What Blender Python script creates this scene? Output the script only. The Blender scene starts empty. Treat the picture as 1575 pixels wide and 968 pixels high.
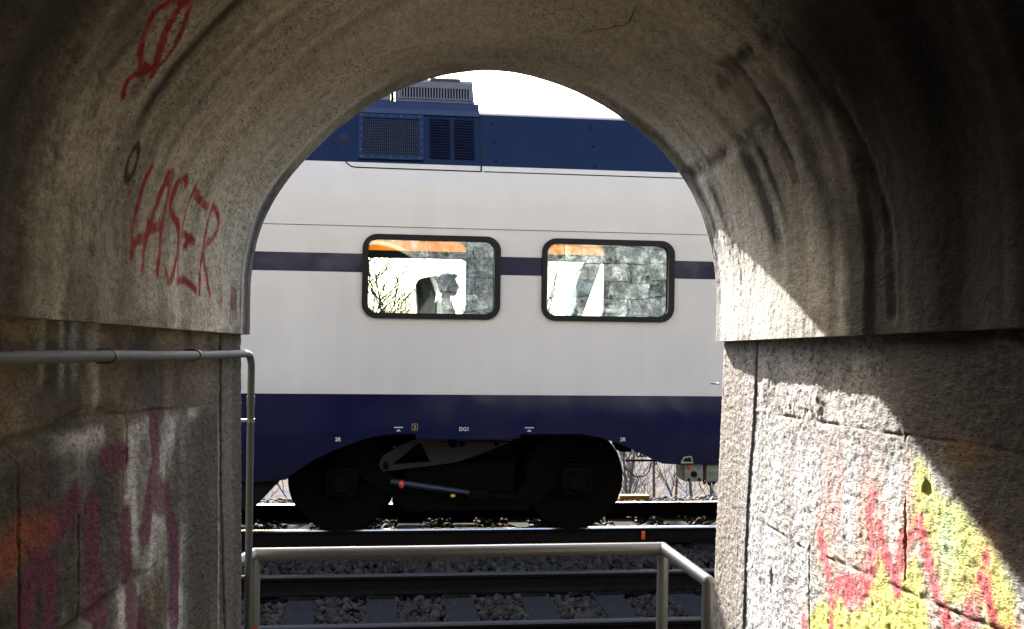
import bpy, bmesh, math, random
import numpy as np
from mathutils import Vector, Matrix
from mathutils.geometry import tessellate_polygon
PI = math.pi; R = math.radians
S = bpy.context.scene; COL = S.collection

# ------------------------------------------------------------ camera, sky, sun, exposure
cd = bpy.data.cameras.new('camera'); cam = bpy.data.objects.new('camera', cd); COL.objects.link(cam)
S.camera = cam
cd.sensor_width = 36; cd.lens = 36 * 1650 / 1575
cd.clip_start = 0.05; cd.clip_end = 2000
cam.matrix_world = (Matrix.Translation((0, 0, 2.27)) @ Matrix.Rotation(R(-1.82), 4, 'Z')
                    @ Matrix.Rotation(R(90), 4, 'X') @ Matrix.Rotation(R(0.9), 4, 'Z'))
SUN = Vector((-0.175, 1.0, 0.53)).normalized()          # towards the sun: ahead, a little left
w = bpy.data.worlds.new('World'); S.world = w; w.use_nodes = True
wn = w.node_tree.nodes; bg = wn['Background']
sky = wn.new('ShaderNodeTexSky'); sky.sky_type = 'NISHITA'; sky.sun_disc = False
sky.sun_elevation = math.asin(SUN.z); sky.sun_rotation = math.atan2(SUN.x, SUN.y)
sky.air_density = 1.0; sky.dust_density = 3.0; sky.ozone_density = 1.0
w.node_tree.links.new(sky.outputs[0], bg.inputs[0]); bg.inputs[1].default_value = 0.10
ld = bpy.data.lights.new('sun', 'SUN'); ld.energy = 4.0; ld.angle = R(0.53); ld.color = (1.0, 0.955, 0.90)
sun = bpy.data.objects.new('sun', ld); COL.objects.link(sun)
sun.rotation_euler = SUN.to_track_quat('Z', 'Y').to_euler(); sun.location = (-8, 40, 25)
vs = S.view_settings; vs.view_transform = 'Standard'; vs.look = 'None'; vs.gamma = 1; vs.use_curve_mapping = False
vs.exposure = 3.05
cy = S.cycles; cy.use_denoising = True; cy.max_bounces = 10; cy.diffuse_bounces = 6; cy.glossy_bounces = 5
cy.transparent_max_bounces = 16; cy.caustics_reflective = False; cy.caustics_refractive = False; cy.sample_clamp_indirect = 6

# ------------------------------------------------------------ helpers
class MB:
    """collects shapes; build() links them as one mesh object"""
    def __init__(s): s.v = []; s.f = []; s.m = []
    def add(s, vs, fs, mi=0):
        o = len(s.v); s.v += [tuple(v) for v in vs]
        for f in fs: s.f.append(tuple(i + o for i in f)); s.m.append(mi)
        return s
    def box(s, x0, x1, y0, y1, z0, z1, b=0.0, mi=0):
        if b <= 0:
            vs = [(x, y, z) for x in (x0, x1) for y in (y0, y1) for z in (z0, z1)]
            return s.add(vs, [(0,1,3,2),(4,6,7,5),(0,4,5,1),(2,3,7,6),(0,2,6,4),(1,5,7,3)], mi)
        bm = bmesh.new(); bmesh.ops.create_cube(bm, size=1)
        for v in bm.verts:
            v.co = ((x0+x1)/2 + v.co.x*(x1-x0), (y0+y1)/2 + v.co.y*(y1-y0), (z0+z1)/2 + v.co.z*(z1-z0))
        bmesh.ops.bevel(bm, geom=bm.edges[:], offset=b, segments=2, affect='EDGES', profile=0.5)
        bm.verts.index_update()
        s.add([v.co[:] for v in bm.verts], [[v.index for v in f.verts] for f in bm.faces], mi); bm.free(); return s
    def prism(s, poly, y0, y1, holes=(), mi=0):
        """polygon in (x, z) with holes, extruded along y from y0 (front) to y1"""
        loops = [list(poly)] + [list(h) for h in holes]
        flat = [p for l in loops for p in l]; n = len(flat)
        tris = tessellate_polygon([[Vector((p[0], p[1], 0)) for p in l] for l in loops])
        vs = [(p[0], y0, p[1]) for p in flat] + [(p[0], y1, p[1]) for p in flat]
        fs = []
        for t in tris:
            a, b_, c = [Vector(flat[i]) for i in t]
            ccw = (b_-a).x*(c-a).y - (b_-a).y*(c-a).x
            if abs(ccw) < 1e-12: continue
            t = t if ccw > 0 else t[::-1]
            fs.append(tuple(t)); fs.append(tuple(i + n for i in t[::-1]))
        k = 0
        for li, l in enumerate(loops):
            ar = sum(l[i][0]*l[(i+1) % len(l)][1] - l[(i+1) % len(l)][0]*l[i][1] for i in range(len(l)))
            for i in range(len(l)):
                a, b_ = k + i, k + (i+1) % len(l)
                q = (a, a+n, b_+n, b_)
                if (ar > 0) == (li == 0): q = q[::-1]
                fs.append(q[::-1] if True else q)
            k += len(l)
        return s.add(vs, fs, mi)
    def tube(s, pts, r, n=12, cap=True, mi=0):
        pts = [Vector(p) for p in pts]; rs = r if isinstance(r, (list, tuple)) else [r]*len(pts)
        up = None; vs = []
        for i, p in enumerate(pts):
            d = (pts[min(i+1, len(pts)-1)] - pts[max(i-1, 0)]).normalized()
            if up is None:
                up = Vector((0,0,1)) if abs(d.z) < .9 else Vector((1,0,0))
            a = (up - d*up.dot(d)).normalized(); up = a; b_ = d.cross(a)
            vs += [p + (a*math.cos(2*PI*k/n) + b_*math.sin(2*PI*k/n))*rs[i] for k in range(n)]
        fs = [(i*n+k, i*n+(k+1) % n, (i+1)*n+(k+1) % n, (i+1)*n+k) for i in range(len(pts)-1) for k in range(n)]
        if cap: fs += [tuple(range(n))[::-1], tuple((len(pts)-1)*n+k for k in range(n))]
        return s.add(vs, fs, mi)
    def lathe(s, prof, c, n=48, axis='y', mi=0):
        """profile of (offset along axis, radius)"""
        vs = []
        for o, r in prof:
            for k in range(n):
                a = 2*PI*k/n
                if axis == 'y': vs.append((c[0]+r*math.cos(a), c[1]+o, c[2]+r*math.sin(a)))
                else: vs.append((c[0]+r*math.cos(a), c[1]+r*math.sin(a), c[2]+o))
        m = len(prof)
        fs = [(i*n+k, i*n+(k+1) % n, (i+1)*n+(k+1) % n, (i+1)*n+k) for i in range(m-1) for k in range(n)]
        fs += [tuple(range(n)), tuple((m-1)*n+k for k in range(n))[::-1]]
        return s.add(vs, fs, mi)
    def sphere(s, c, r, seg=14, mi=0):
        rx, ry, rz = r if isinstance(r, (tuple, list)) else (r, r, r)
        bm = bmesh.new(); bmesh.ops.create_uvsphere(bm, u_segments=seg, v_segments=seg//2+2, radius=1); bm.verts.index_update()
        s.add([(c[0]+v.co.x*rx, c[1]+v.co.y*ry, c[2]+v.co.z*rz) for v in bm.verts],
              [[v.index for v in f.verts] for f in bm.faces], mi); bm.free(); return s
    def build(s, name, m, parent=None, smooth=40, recalc=True):
        me = bpy.data.meshes.new(name); me.from_pydata(s.v, [], s.f)
        ms = m if isinstance(m, (list, tuple)) else [m]
        for x in ms: me.materials.append(x)
        me.polygons.foreach_set('material_index', s.m)
        if recalc:
            bm = bmesh.new(); bm.from_mesh(me); bmesh.ops.recalc_face_normals(bm, faces=bm.faces); bm.to_mesh(me); bm.free()
        if smooth:
            me.polygons.foreach_set('use_smooth', [True]*len(me.polygons)); me.set_sharp_from_angle(angle=R(smooth))
        o = bpy.data.objects.new(name, me); COL.objects.link(o)
        if parent: o.parent = parent
        return o
def tag(o, label=None, cat=None, group=None, kind=None):
    if label: o['label'] = label
    if cat: o['category'] = cat
    if group: o['group'] = group
    if kind: o['kind'] = kind
    return o
def empty(name, loc=(0,0,0), rz=0.0):
    o = bpy.data.objects.new(name, None); COL.objects.link(o); o.location = loc; o.rotation_euler = (0,0,rz); o.empty_display_size = .2; return o
def copy_tree(o, parent=None):
    c = o.copy(); COL.objects.link(c)
    if parent: c.parent = parent
    for ch in list(o.children): copy_tree(ch, c)
    return c
def rrect(x0, x1, z0, z1, r, n=7):
    out = []
    for cx, cz, a0 in ((x1-r, z1-r, 0), (x0+r, z1-r, 90), (x0+r, z0+r, 180), (x1-r, z0+r, 270)):
        for k in range(n+1):
            a = R(a0 + 90*k/n); out.append((cx+r*math.cos(a), cz+r*math.sin(a)))
    return out
_rng = np.random.RandomState(7); _lat = _rng.rand(64, 64)
def vnoise(x, y, o=0):
    x = np.asarray(x) + o*17.3; y = np.asarray(y) + o*9.1
    xi = np.floor(x).astype(int); yi = np.floor(y).astype(int); fx = x-xi; fy = y-yi
    fx = fx*fx*(3-2*fx); fy = fy*fy*(3-2*fy); L = _lat
    a = L[xi % 64, yi % 64]; b = L[(xi+1) % 64, yi % 64]; c = L[xi % 64, (yi+1) % 64]; d = L[(xi+1) % 64, (yi+1) % 64]
    return (a*(1-fx)+b*fx)*(1-fy) + (c*(1-fx)+d*fx)*fy
def fbm(x, y, f=1.0, oct=5, o=0, g=.5):
    t = 0; a = 1; n = 0
    for k in range(oct):
        t = t + a*vnoise(np.asarray(x)*f, np.asarray(y)*f, o+k*3); n += a; a *= g; f *= 2.03
    return t/n
def sstep(a, b, x): t = np.clip((x-a)/(b-a), 0, 1); return t*t*(3-2*t)
def dseg(X, Y, pts):
    d = np.full(X.shape, 9.0)
    for (ax, ay), (bx, by) in zip(pts[:-1], pts[1:]):
        vx, vy = bx-ax, by-ay; t = np.clip(((X-ax)*vx+(Y-ay)*vy)/(vx*vx+vy*vy+1e-12), 0, 1)
        d = np.minimum(d, np.hypot(X-ax-t*vx, Y-ay-t*vy))
    return d
def inpoly(X, Y, pts):
    c = np.zeros(X.shape, bool); n = len(pts)
    for i in range(n):
        x0, y0 = pts[i]; x1, y1 = pts[(i+1) % n]
        if y0 == y1: continue
        c ^= ((y0 > Y) != (y1 > Y)) & (X < (x1-x0)*(Y-y0)/(y1-y0)+x0)
    return c
def fillmask(X, Y, pts, soft=.02):
    d = dseg(X, Y, pts + [pts[0]]); s = np.where(inpoly(X, Y, pts), d, -d); return sstep(-soft, soft, s)
def curve(pts, n=10):
    """smooth Catmull-Rom line through points"""
    P = [np.array(p, float) for p in pts]; P = [2*P[0]-P[1]] + P + [2*P[-1]-P[-2]]; out = []
    for i in range(1, len(P)-2):
        for k in range(n):
            t = k/n; a, b, c, d = P[i-1:i+3]
            out.append(tuple(.5*(2*b+(c-a)*t+(2*a-5*b+4*c-d)*t*t+(3*b-a-3*c+d)*t**3)))
    return out + [tuple(P[-2])]
def grid_object(name, P, mat, C=None, flip=False, wrap_sharp=60, parent=None):
    """P: (rows, cols, 3) vertices; C: (rows, cols, 3) colours"""
    nr, nc = P.shape[:2]; me = bpy.data.meshes.new(name)
    idx = np.arange(nr*nc).reshape(nr, nc)
    q = np.stack([idx[:-1,:-1], idx[:-1,1:], idx[1:,1:], idx[1:,:-1]], -1).reshape(-1, 4)
    if flip: q = q[:, ::-1]
    me.vertices.add(nr*nc); me.vertices.foreach_set('co', P.reshape(-1).astype(np.float32))
    me.loops.add(q.size); me.loops.foreach_set('vertex_index', q.reshape(-1).astype(np.int32))
    me.polygons.add(len(q)); me.polygons.foreach_set('loop_start', np.arange(0, q.size, 4, dtype=np.int32))
    me.update(calc_edges=True); me.validate()
    if C is not None:
        a = me.color_attributes.new('Paint', 'FLOAT_COLOR', 'POINT')
        a.data.foreach_set('color', np.concatenate([C.reshape(-1, 3), np.ones((nr*nc, 1))], 1).reshape(-1).astype(np.float32))
    me.polygons.foreach_set('use_smooth', [True]*len(q))
    if wrap_sharp: me.set_sharp_from_angle(angle=R(wrap_sharp))
    me.materials.append(mat); o = bpy.data.objects.new(name, me); COL.objects.link(o)
    if parent: o.parent = parent
    return o

# ------------------------------------------------------------ materials
class NT:
    def __init__(s, name):
        s.m = bpy.data.materials.new(name); s.m.use_nodes = True; s.t = s.m.node_tree; s.b = s.t.nodes['Principled BSDF']; s.out = s.t.nodes['Material Output']
        s.tc = s.t.nodes.new('ShaderNodeTexCoord')
    def n(s, t, **kw):
        x = s.t.nodes.new('ShaderNode'+t)
        for k, v in kw.items():
            if hasattr(x, k) and k not in x.inputs.keys(): setattr(x, k, v)
            else: x.inputs[k].default_value = v
        return x
    def l(s, a, b): s.t.links.new(a, b)
    def noise(s, scale, detail=5, rough=.6, vec=None, stretch=None):
        x = s.n('TexNoise'); x.inputs['Scale'].default_value = scale; x.inputs['Detail'].default_value = detail; x.inputs['Roughness'].default_value = rough
        v = vec or s.tc.outputs['Object']
        if stretch:
            mp = s.n('Mapping'); mp.inputs['Scale'].default_value = stretch; s.l(v, mp.inputs[0]); v = mp.outputs[0]
        s.l(v, x.inputs['Vector']); return x.outputs['Fac']
    def ramp(s, f, stops):
        r = s.n('ValToRGB'); e = r.color_ramp.elements
        while len(e) < len(stops): e.new(.5)
        for i, (p, c) in enumerate(stops):
            e[i].position = p; e[i].color = (*c, 1) if len(c) == 3 else c
        s.l(f, r.inputs[0]); return r.outputs[0]
    def mix(s, f, a, b, mode='MIX'):
        x = s.n('Mix'); x.data_type = 'RGBA'; x.blend_type = mode
        for sock, v in ((x.inputs[0], f), (x.inputs[6], a), (x.inputs[7], b)):
            if hasattr(v, 'is_output'): s.l(v, sock)
            elif isinstance(v, (int, float)): sock.default_value = v
            else: sock.default_value = (*v, 1)
        return x.outputs[2]
    def math(s, op, a, b=0.0, clamp=False):
        x = s.n('Math'); x.operation = op; x.use_clamp = clamp
        for sock, v in zip(x.inputs, (a, b)):
            if hasattr(v, 'is_output'): s.l(v, sock)
            else: sock.default_value = v
        return x.outputs[0]
    def color(s, c):
        if hasattr(c, 'is_output'): s.l(c, s.b.inputs['Base Color'])
        else: s.b.inputs['Base Color'].default_value = (*c, 1)
    def bump(s, h, strength=.5, dist=.01, prev=None):
        x = s.n('Bump'); x.inputs['Strength'].default_value = strength; x.inputs['Distance'].default_value = dist; s.l(h, x.inputs['Height'])
        if prev: s.l(prev, x.inputs['Normal'])
        s.l(x.outputs[0], s.b.inputs['Normal']); return x.outputs[0]
    def set(s, **kw):
        for k, v in kw.items():
            i = s.b.inputs[k.replace('_', ' ')]
            if hasattr(v, 'is_output'): s.l(v, i)
            else: i.default_value = v
        return s
def plain(name, c, rough=.5, metal=0.0, var=.25, scale=8, bump=.15, bscale=60, spec=.5):
    t = NT(name); f = t.noise(scale, 6)
    t.color(t.mix(f, tuple(x*(1-var) for x in c), tuple(min(1, x*(1+var)) for x in c)))
    t.set(Metallic=metal, Specular_IOR_Level=spec); t.set(Roughness=t.math('MULTIPLY_ADD', t.noise(scale*2, 4), rough*.3)) ; t.t.nodes[-1]
    m = [n for n in t.t.nodes if n.type == 'MATH'][-1]; m.inputs[2].default_value = rough*.85
    if bump: t.bump(t.noise(bscale, 4), bump, .004)
    return t.m
def concrete(name, bump1, bump2, pit, speck=.35, pits=True, vs_=34, psub=.10):
    t = NT(name); a = t.n('VertexColor'); a.layer_name = 'Paint'
    st = (1, .36, 1); sp = t.noise(190, 3, .7, stretch=st); md = t.noise(42, 5, .65, stretch=st)
    c = t.mix(1.0, a.outputs[0], t.ramp(md, [(.25, (1-speck,)*3), (.6, (1.0,)*3), (.8, (1+speck*.35,)*3)]), 'MULTIPLY')
    c = t.mix(1.0, c, t.ramp(sp, [(.3, (1-speck,)*3), (.55, (1.0,)*3), (.75, (1+speck*.4,)*3)]), 'MULTIPLY')
    nb = t.bump(md, bump1, .012); nb = t.bump(sp, bump2, .004, nb)
    s3 = t.noise(120, 2, .5, stretch=st); c = t.mix(t.math('MULTIPLY', t.ramp(s3, [(.56, (0,)*3), (.63, (1,)*3)]), t.math('MULTIPLY_ADD', t.noise(3.5, 4), 2.0)), c, (.035, .03, .026))
    c.node.inputs[0].links[0].from_node.inputs[1].links[0].from_node.inputs[2].default_value = -.75
    c.node.inputs[0].links[0].from_node.use_clamp = True
    if pits:
        v = t.n('TexVoronoi'); v.inputs['Scale'].default_value = vs_; mp = t.n('Mapping'); mp.inputs['Scale'].default_value = st; t.l(t.tc.outputs['Object'], mp.inputs[0]); t.l(mp.outputs[0], v.inputs['Vector'])
        th = t.math('MULTIPLY', t.noise(6, 3), .36)
        hole = t.math('LESS_THAN', v.outputs['Distance'], t.math('SUBTRACT', th, psub))
        c = t.mix(t.math('MULTIPLY', hole, pit), c, (.02, .018, .015)); 
    t.color(c); t.set(Roughness=.93, Specular_IOR_Level=.25); return t.m
M = {}
M['vault'] = concrete('vault concrete', .55, .7, .5, .40)
M['roughcast'] = concrete('roughcast concrete', .8, .9, .75, .24, vs_=62, psub=.0)
M['oldwall'] = concrete('old stained concrete', .8, .8, .6, .52)
M['rubber'] = plain('black rubber', (.003,.003,.005), .5, var=.2, bump=.05, spec=.2)
M['dark_metal'] = plain('sooty bogie steel', (.0020,.0016,.0014), .8, .0, var=.6, bump=.3, spec=.06)
M['grey_metal'] = plain('grey painted steel arm', (.014,.014,.0145), .6, 0, var=.4, bump=.15, spec=.2)
M['damper'] = plain('blue grey damper tube', (.014,.020,.036), .45, .2, var=.2, bump=.05)
M['roof_grey'] = plain('weathered roof unit grey', (.075,.078,.10), .42, .2, var=.18, bump=.06)
M['black'] = plain('black mesh', (.003,.003,.004), .75, spec=.15, var=.3, bump=.1)
M['galv'] = plain('painted galvanised handrail', (.22,.21,.18), .30, .35, var=.05, scale=6, bump=.02, bscale=60)
M['conduit'] = plain('dull grey conduit', (.085,.086,.084), .75, .0, var=.25, scale=15, bump=.08)
M['clip'] = plain('conduit clip', (.10,.09,.08), .6, .4)
M['rail_top'] = plain('polished rail head', (.55,.55,.56), .22, 1.0, var=.1, bump=.03)
M['rail_web'] = plain('rusty rail web', (.006,.0045,.004), .9, .0, spec=.1, var=.5, scale=12, bump=.4)
M['rail_dull'] = plain('dull running surface', (.030,.032,.040), .65, .15, var=.2, bump=.05)
M['orange'] = plain('orange paint mark', (.65,.10,.015), .7, var=.3)
M['yellow'] = plain('yellow painted timber', (.75,.45,.06), .7, var=.2)
M['white_mark'] = plain('white stencil paint', (.45,.45,.43), .6, var=.08, bump=0)
M['ochre_mark'] = plain('ochre stencil paint', (.26,.18,.06), .6, var=.08, bump=0)
M['box_beige'] = plain('beige equipment panel', (.17,.165,.13), .5, var=.12, bump=.05)
M['red'] = plain('red enamel', (.55,.03,.03), .35, var=.1, bump=0)
M['blue_knob'] = plain('blue enamel', (.05,.18,.40), .4, var=.1, bump=0)
M['green'] = plain('green enamel panel', (.05,.14,.09), .4, var=.1, bump=0)
M['ochre'] = plain('ochre cap', (.55,.33,.03), .5, var=.1, bump=0)
M['seat'] = plain('grey seat cloth', (.05,.053,.058), .85, var=.2, scale=40, bump=.2)
M['blue_cloth'] = plain('pale blue cloth', (.20,.40,.75), .85, var=.1, scale=40, bump=.2)
M['interior'] = plain('grey interior trim', (.055,.055,.056), .7, var=.08, bump=.03)
M['skin'] = plain('skin', (.45,.27,.19), .5, var=.1, bump=.05)
M['hair'] = plain('dark hair', (.06,.05,.042), .6, var=.4, scale=60, bump=.3)
M['jacket'] = plain('dark jacket', (.10,.105,.115), .85, var=.2, scale=30, bump=.2)
M['bark'] = plain('grey bark', (.035,.032,.030), .9, var=.4, scale=14, bump=.4)

def livery():
    t = NT('train paint'); sp = t.n('SeparateXYZ'); t.l(t.tc.outputs['Object'], sp.inputs[0]); z = sp.outputs['Z']
    def band(a, b):
        return t.math('MULTIPLY', t.math('GREATER_THAN', z, a), t.math('LESS_THAN', z, b))
    dirt = t.noise(1.5, 6, .6, stretch=(3, 3, .35))
    grey = t.mix(dirt, (.462,.438,.403), (.545,.519,.482))
    navy = t.mix(dirt, (.004,.005,.028), (.008,.009,.034))
    low = t.mix(t.noise(3, 6, .6), (.006,.006,.015), (.013,.012,.020))
    fade = t.n('MapRange'); fade.inputs[1].default_value = .55; fade.inputs[2].default_value = 1.1; t.l(z, fade.inputs[0])
    navyl = t.mix(fade.outputs[0], low, navy)
    roofb = t.mix(dirt, (.0015,.006,.026), (.004,.011,.038))
    c = t.mix(band(-9, 1.464), grey, navyl)
    c = t.mix(band(2.662, 2.846), c, (.006,.006,.026))
    c = t.mix(band(3.76, 9), c, roofb)
    t.color(c); t.set(Roughness=t.ramp(dirt, [(.3, (.06,)*3), (.8, (.13,)*3)]), Specular_IOR_Level=.22)
    t.bump(t.noise(2.2, 2, .4), .05, .02); return t.m
M['livery'] = livery()
def glass():
    t = NT('window glass'); nt = t.t; nt.nodes.remove(t.b)
    tr = t.n('BsdfTransparent'); tr.inputs[0].default_value = (.70,.84,.86,1)
    gl = t.n('BsdfGlossy'); gl.inputs['Roughness'].default_value = 0.0; gl.inputs[0].default_value = (.90,.97,1,1)
    lw = t.n('LayerWeight'); lw.inputs[0].default_value = .35
    f = t.math('MULTIPLY_ADD', lw.outputs['Facing'], .25); f.node.inputs[2].default_value = .11
    bp = t.n('Bump'); bp.inputs['Strength'].default_value = .03; bp.inputs['Distance'].default_value = .01; t.l(t.noise(2.0, 1, .4), bp.inputs['Height']); t.l(bp.outputs[0], gl.inputs['Normal'])
    mx = t.n('MixShader'); t.l(f, mx.inputs[0]); t.l(tr.outputs[0], mx.inputs[1]); t.l(gl.outputs[0], mx.inputs[2])
    t.l(mx.outputs[0], t.out.inputs[0]); return t.m
M['glass'] = glass()
def blind():
    t = NT('orange roller blind'); nt = t.t
    tl = t.n('BsdfTranslucent'); tl.inputs[0].default_value = (.62,.30,.08,1)
    df = t.n('BsdfDiffuse'); df.inputs[0].default_value = (.70,.33,.08,1)
    mx = t.n('MixShader'); mx.inputs[0].default_value = .35; t.l(tl.outputs[0], mx.inputs[1]); t.l(df.outputs[0], mx.inputs[2])
    t.l(mx.outputs[0], t.out.inputs[0]); nt.nodes.remove(t.b); return t.m
M['blind'] = blind()
def ground_mat(name, a, b, c, s1, s2, bump=.6):
    t = NT(name); f = t.noise(s1, 8, .65); g = t.noise(s2, 4, .6)
    x = t.mix(t.ramp(f, [(.35, (0,)*3), (.65, (1,)*3)]), a, b); x = t.mix(t.ramp(g, [(.5, (0,)*3), (.62, (1,)*3)]), x, c)
    t.color(x); t.set(Roughness=1.0, Specular_IOR_Level=.0); t.bump(f, bump, .05); return t.m
M['ground'] = ground_mat('dark trackside ground', (.014,.013,.012), (.03,.028,.025), (.022,.02,.02), 9, 40)
M['valley'] = ground_mat('winter meadow', (.055,.058,.070), (.100,.098,.104), (.14,.10,.05), 1.4, 2.2)
M['hillside'] = ground_mat('rocky hillside', (.15,.13,.10), (.21,.19,.15), (.10,.095,.055), .7, 3)
M['platform'] = ground_mat('worn concrete floor', (.045,.041,.036), (.075,.068,.058), (.03,.028,.024), 4, 30, .3)
def stone_mat():
    t = NT('ballast stone'); at = t.n('VertexColor'); at.layer_name = 'Paint'
    c = t.mix(1.0, at.outputs[0], t.ramp(t.noise(45, 4, .7), [(.25, (.6,)*3), (.75, (1.3,)*3)]), 'MULTIPLY')
    t.color(c); t.set(Roughness=.85, Specular_IOR_Level=.35); t.bump(t.noise(90, 3), .4, .004); return t.m
M['stone'] = stone_mat()
def timber():
    t = NT('weathered sleeper timber'); g = t.noise(7, 6, .7, stretch=(9, .6, 4)); h = t.noise(30, 4)
    ck = t.noise(5, 3, .5, stretch=(11, .45, 1)); c = t.mix(g, (.013,.012,.0125), (.048,.046,.047)); c = t.mix(t.ramp(ck, [(.36, (1,)*3), (.41, (0,)*3)]), c, (.002,.002,.002)); c = t.mix(t.ramp(h, [(.35, (0,)*3), (.7, (.5,)*3)]), c, (.022,.021,.021))
    t.color(c); t.set(Roughness=1.0, Specular_IOR_Level=.03)
    t.bump(h, .25, .004, t.bump(g, .8, .012)); return t.m
M['timber'] = timber()
def masonry():
    t = NT('coursed rubble masonry')
    mp = t.n('Mapping'); mp.inputs['Rotation'].default_value = (R(90), 0, 0); t.l(t.tc.outputs['Object'], mp.inputs[0])
    wob = t.n('MixRGB') if False else None
    nz = t.n('TexNoise'); nz.inputs['Scale'].default_value = 1.3; nz.inputs['Detail'].default_value = 4; t.l(mp.outputs[0], nz.inputs['Vector'])
    vm = t.n('VectorMath'); vm.operation = 'MULTIPLY_ADD'; vm.inputs[1].default_value = (.42,.30,.0); t.l(nz.outputs['Color'], vm.inputs[0]); t.l(mp.outputs[0], vm.inputs[2])
    br = t.n('TexBrick'); t.l(vm.outputs[0], br.inputs['Vector']); br.inputs['Scale'].default_value = 1.0
    br.inputs['Brick Width'].default_value = .74; br.inputs['Row Height'].default_value = .27; br.inputs['Mortar Size'].default_value = .007; br.inputs['Mortar Smooth'].default_value = .5
    br.inputs['Color1'].default_value = (.14,.145,.15,1); br.inputs['Color2'].default_value = (.40,.38,.34,1); br.inputs['Mortar'].default_value = (.030,.030,.028,1)
    big = t.noise(4.5, 8, .75); fine = t.noise(22, 6, .75); moss = t.noise(3.3, 5, .6)
    c = t.mix(1.0, br.outputs['Color'], t.ramp(big, [(.34, (.28,)*3), (.5, (.9,)*3), (.62, (2.1,)*3)]), 'MULTIPLY')
    c = t.mix(1.0, c, t.ramp(fine, [(.35, (.4,)*3), (.65, (1.5,)*3)]), 'MULTIPLY')
    c = t.mix(t.ramp(moss, [(.60, (0,)*3), (.67, (1,)*3)]), c, (.035,.045,.018))
    t.color(c); t.set(Roughness=.92, Specular_IOR_Level=.25)
    h = t.math('SUBTRACT', t.math('MULTIPLY', big, 1.6), t.math('MULTIPLY', br.outputs['Fac'], .8))
    t.bump(fine, .6, .02, t.bump(h, 1.0, .08)); return t.m
M['masonry'] = masonry()

# ------------------------------------------------------------ the setting: ground
TH = R(5.5); ORG = (0, 12.13, 0)                          # train and tracks run 5.5 degrees off the passage's cross direction
def place(o): o.location = ORG; o.rotation_euler = (0, 0, TH); return o
def wpt(u, n, z): return Vector((u*math.cos(TH)+n*math.sin(TH), 12.13+u*math.sin(TH)-n*math.cos(TH), z))
def terrain(name, xs, ys, fn, mat, noise_amp=.0):
    X, Y = np.meshgrid(xs, ys); Z = fn(X, Y) + noise_amp*(fbm(X, Y, .35, 5, 3)-.5)
    return tag(grid_object(name, np.stack([X, Y, Z], -1), mat, wrap_sharp=0), kind='structure')
def zfront(X, Y):
    d = Y - X*math.tan(TH)
    z = -.30 - 5.9*sstep(14.6, 26, d) - 1.2*sstep(26, 60, d)
    far = np.hypot(X, Y-12)
    return z + 3.5*sstep(90, 420, far)*fbm(X, Y, .01, 3, 2)
ax = np.concatenate([-np.geomspace(900, 14, 36), np.linspace(-13, 13, 105), np.geomspace(14, 900, 36)])
terrain('ground', ax, np.linspace(4.45, 15.2, 44), zfront, M['ground'])
terrain('valley_ground', ax, np.concatenate([np.linspace(15.2, 60, 120), np.geomspace(61, 1500, 50)]), lambda X, Y: zfront(X, Y)-.0, M['valley'], 0)
terrain('hillside', np.linspace(-60, 60, 61), np.concatenate([[4.42, 4.0], np.linspace(3.2, -60, 50)]),
        lambda X, Y: 5.3 + .62*np.clip(3.6-Y, 0, 60)*(.8+.5*fbm(X, Y, .1, 3, 5)), M['hillside'], .5)

# ------------------------------------------------------------ the passage (axis along +Y, falling 3.6 % to the exit at y = 4.6)
SL = .0362; YE = 4.6
def shear(P): P = P.copy(); P[..., 2] -= SL*(P[..., 1]-YE); return P
KX, KZ = .03, 2.32; LEDGE = 2.166
VA = np.radians([-90, 0, 10, 33.6, 56, 72, 88.6, 107, 128, 141, 161, 180, 270]); VR = np.array([.99, .99, .99, 1.0, .974, .975, .984, .972, .958, .965, .998, .99, .99])
def vault_xz(s, off=0):
    """s: arc length from the crown (left negative); returns x, z and outward normal"""
    q = PI/2*.98; a = PI/2 - np.clip(s/.98, -PI/2, PI/2)
    k = np.linspace(R(-20), R(200), 221); rr = np.convolve(np.interp(k, VA, VR), np.ones(13)/13, 'same'); rr[:7] = .99; rr[-7:] = .99
    r = np.interp(a, k, rr); x = np.cos(a); z = np.sin(a); ex = np.maximum(np.abs(s)-q, 0)
    return KX + (r+off)*x, KZ + (r+off)*z - ex, x, z
smax = PI/2*.98 + (KZ-LEDGE)
ss = np.concatenate([np.linspace(-smax, smax, 500)])
yy = np.concatenate([np.linspace(-6, 1.5, 40), np.linspace(1.52, 4.553, 445)])
# path: along y, round lip, then out over the front face
lip = [(4.555+.045*math.sin(t), .045*(1-math.cos(t))) for t in np.linspace(.15, PI/2, 9)]
pth = [(y, 0.0) for y in yy] + lip + [(4.6, .12), (4.6, .2), (4.6, .32)]
pth = np.array(pth)
Y, SS = np.meshgrid(pth[:, 0], ss, indexing='ij'); OFF = np.repeat(pth[:, 1:2], len(ss), 1)
def gauss(x, c, w_): return np.exp(-((x-c)/w_)**2)
wob = .05*(fbm(SS, Y, 1.2, 4, 1)-.5)
inner = sstep(4.62, 4.5, Y)
dsp = -.016*gauss(Y+wob, 2.86, .09)*sstep(1.5, .9, np.abs(SS+.5)) - .012*gauss(Y+wob*2, 3.52, .07)*(SS < .2)*sstep(.3, 0., SS) - .02*gauss(Y+wob, 2.22, .11) \
      - .010*gauss(Y+wob*2, 2.68, .13)*sstep(.7, 1.1, SS) - .016*gauss(Y, 1.9, .08) + .014*gauss(Y+wob, 4.3, .08)*sstep(-.2, -.8, SS)
dsp += .012*(fbm(SS, Y, 2.0, 4, 4)-.5) + .006*(fbm(SS, Y, 11, 4, 7)-.5) + .0035*(fbm(SS, Y, 45, 3, 9)-.5)
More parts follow.
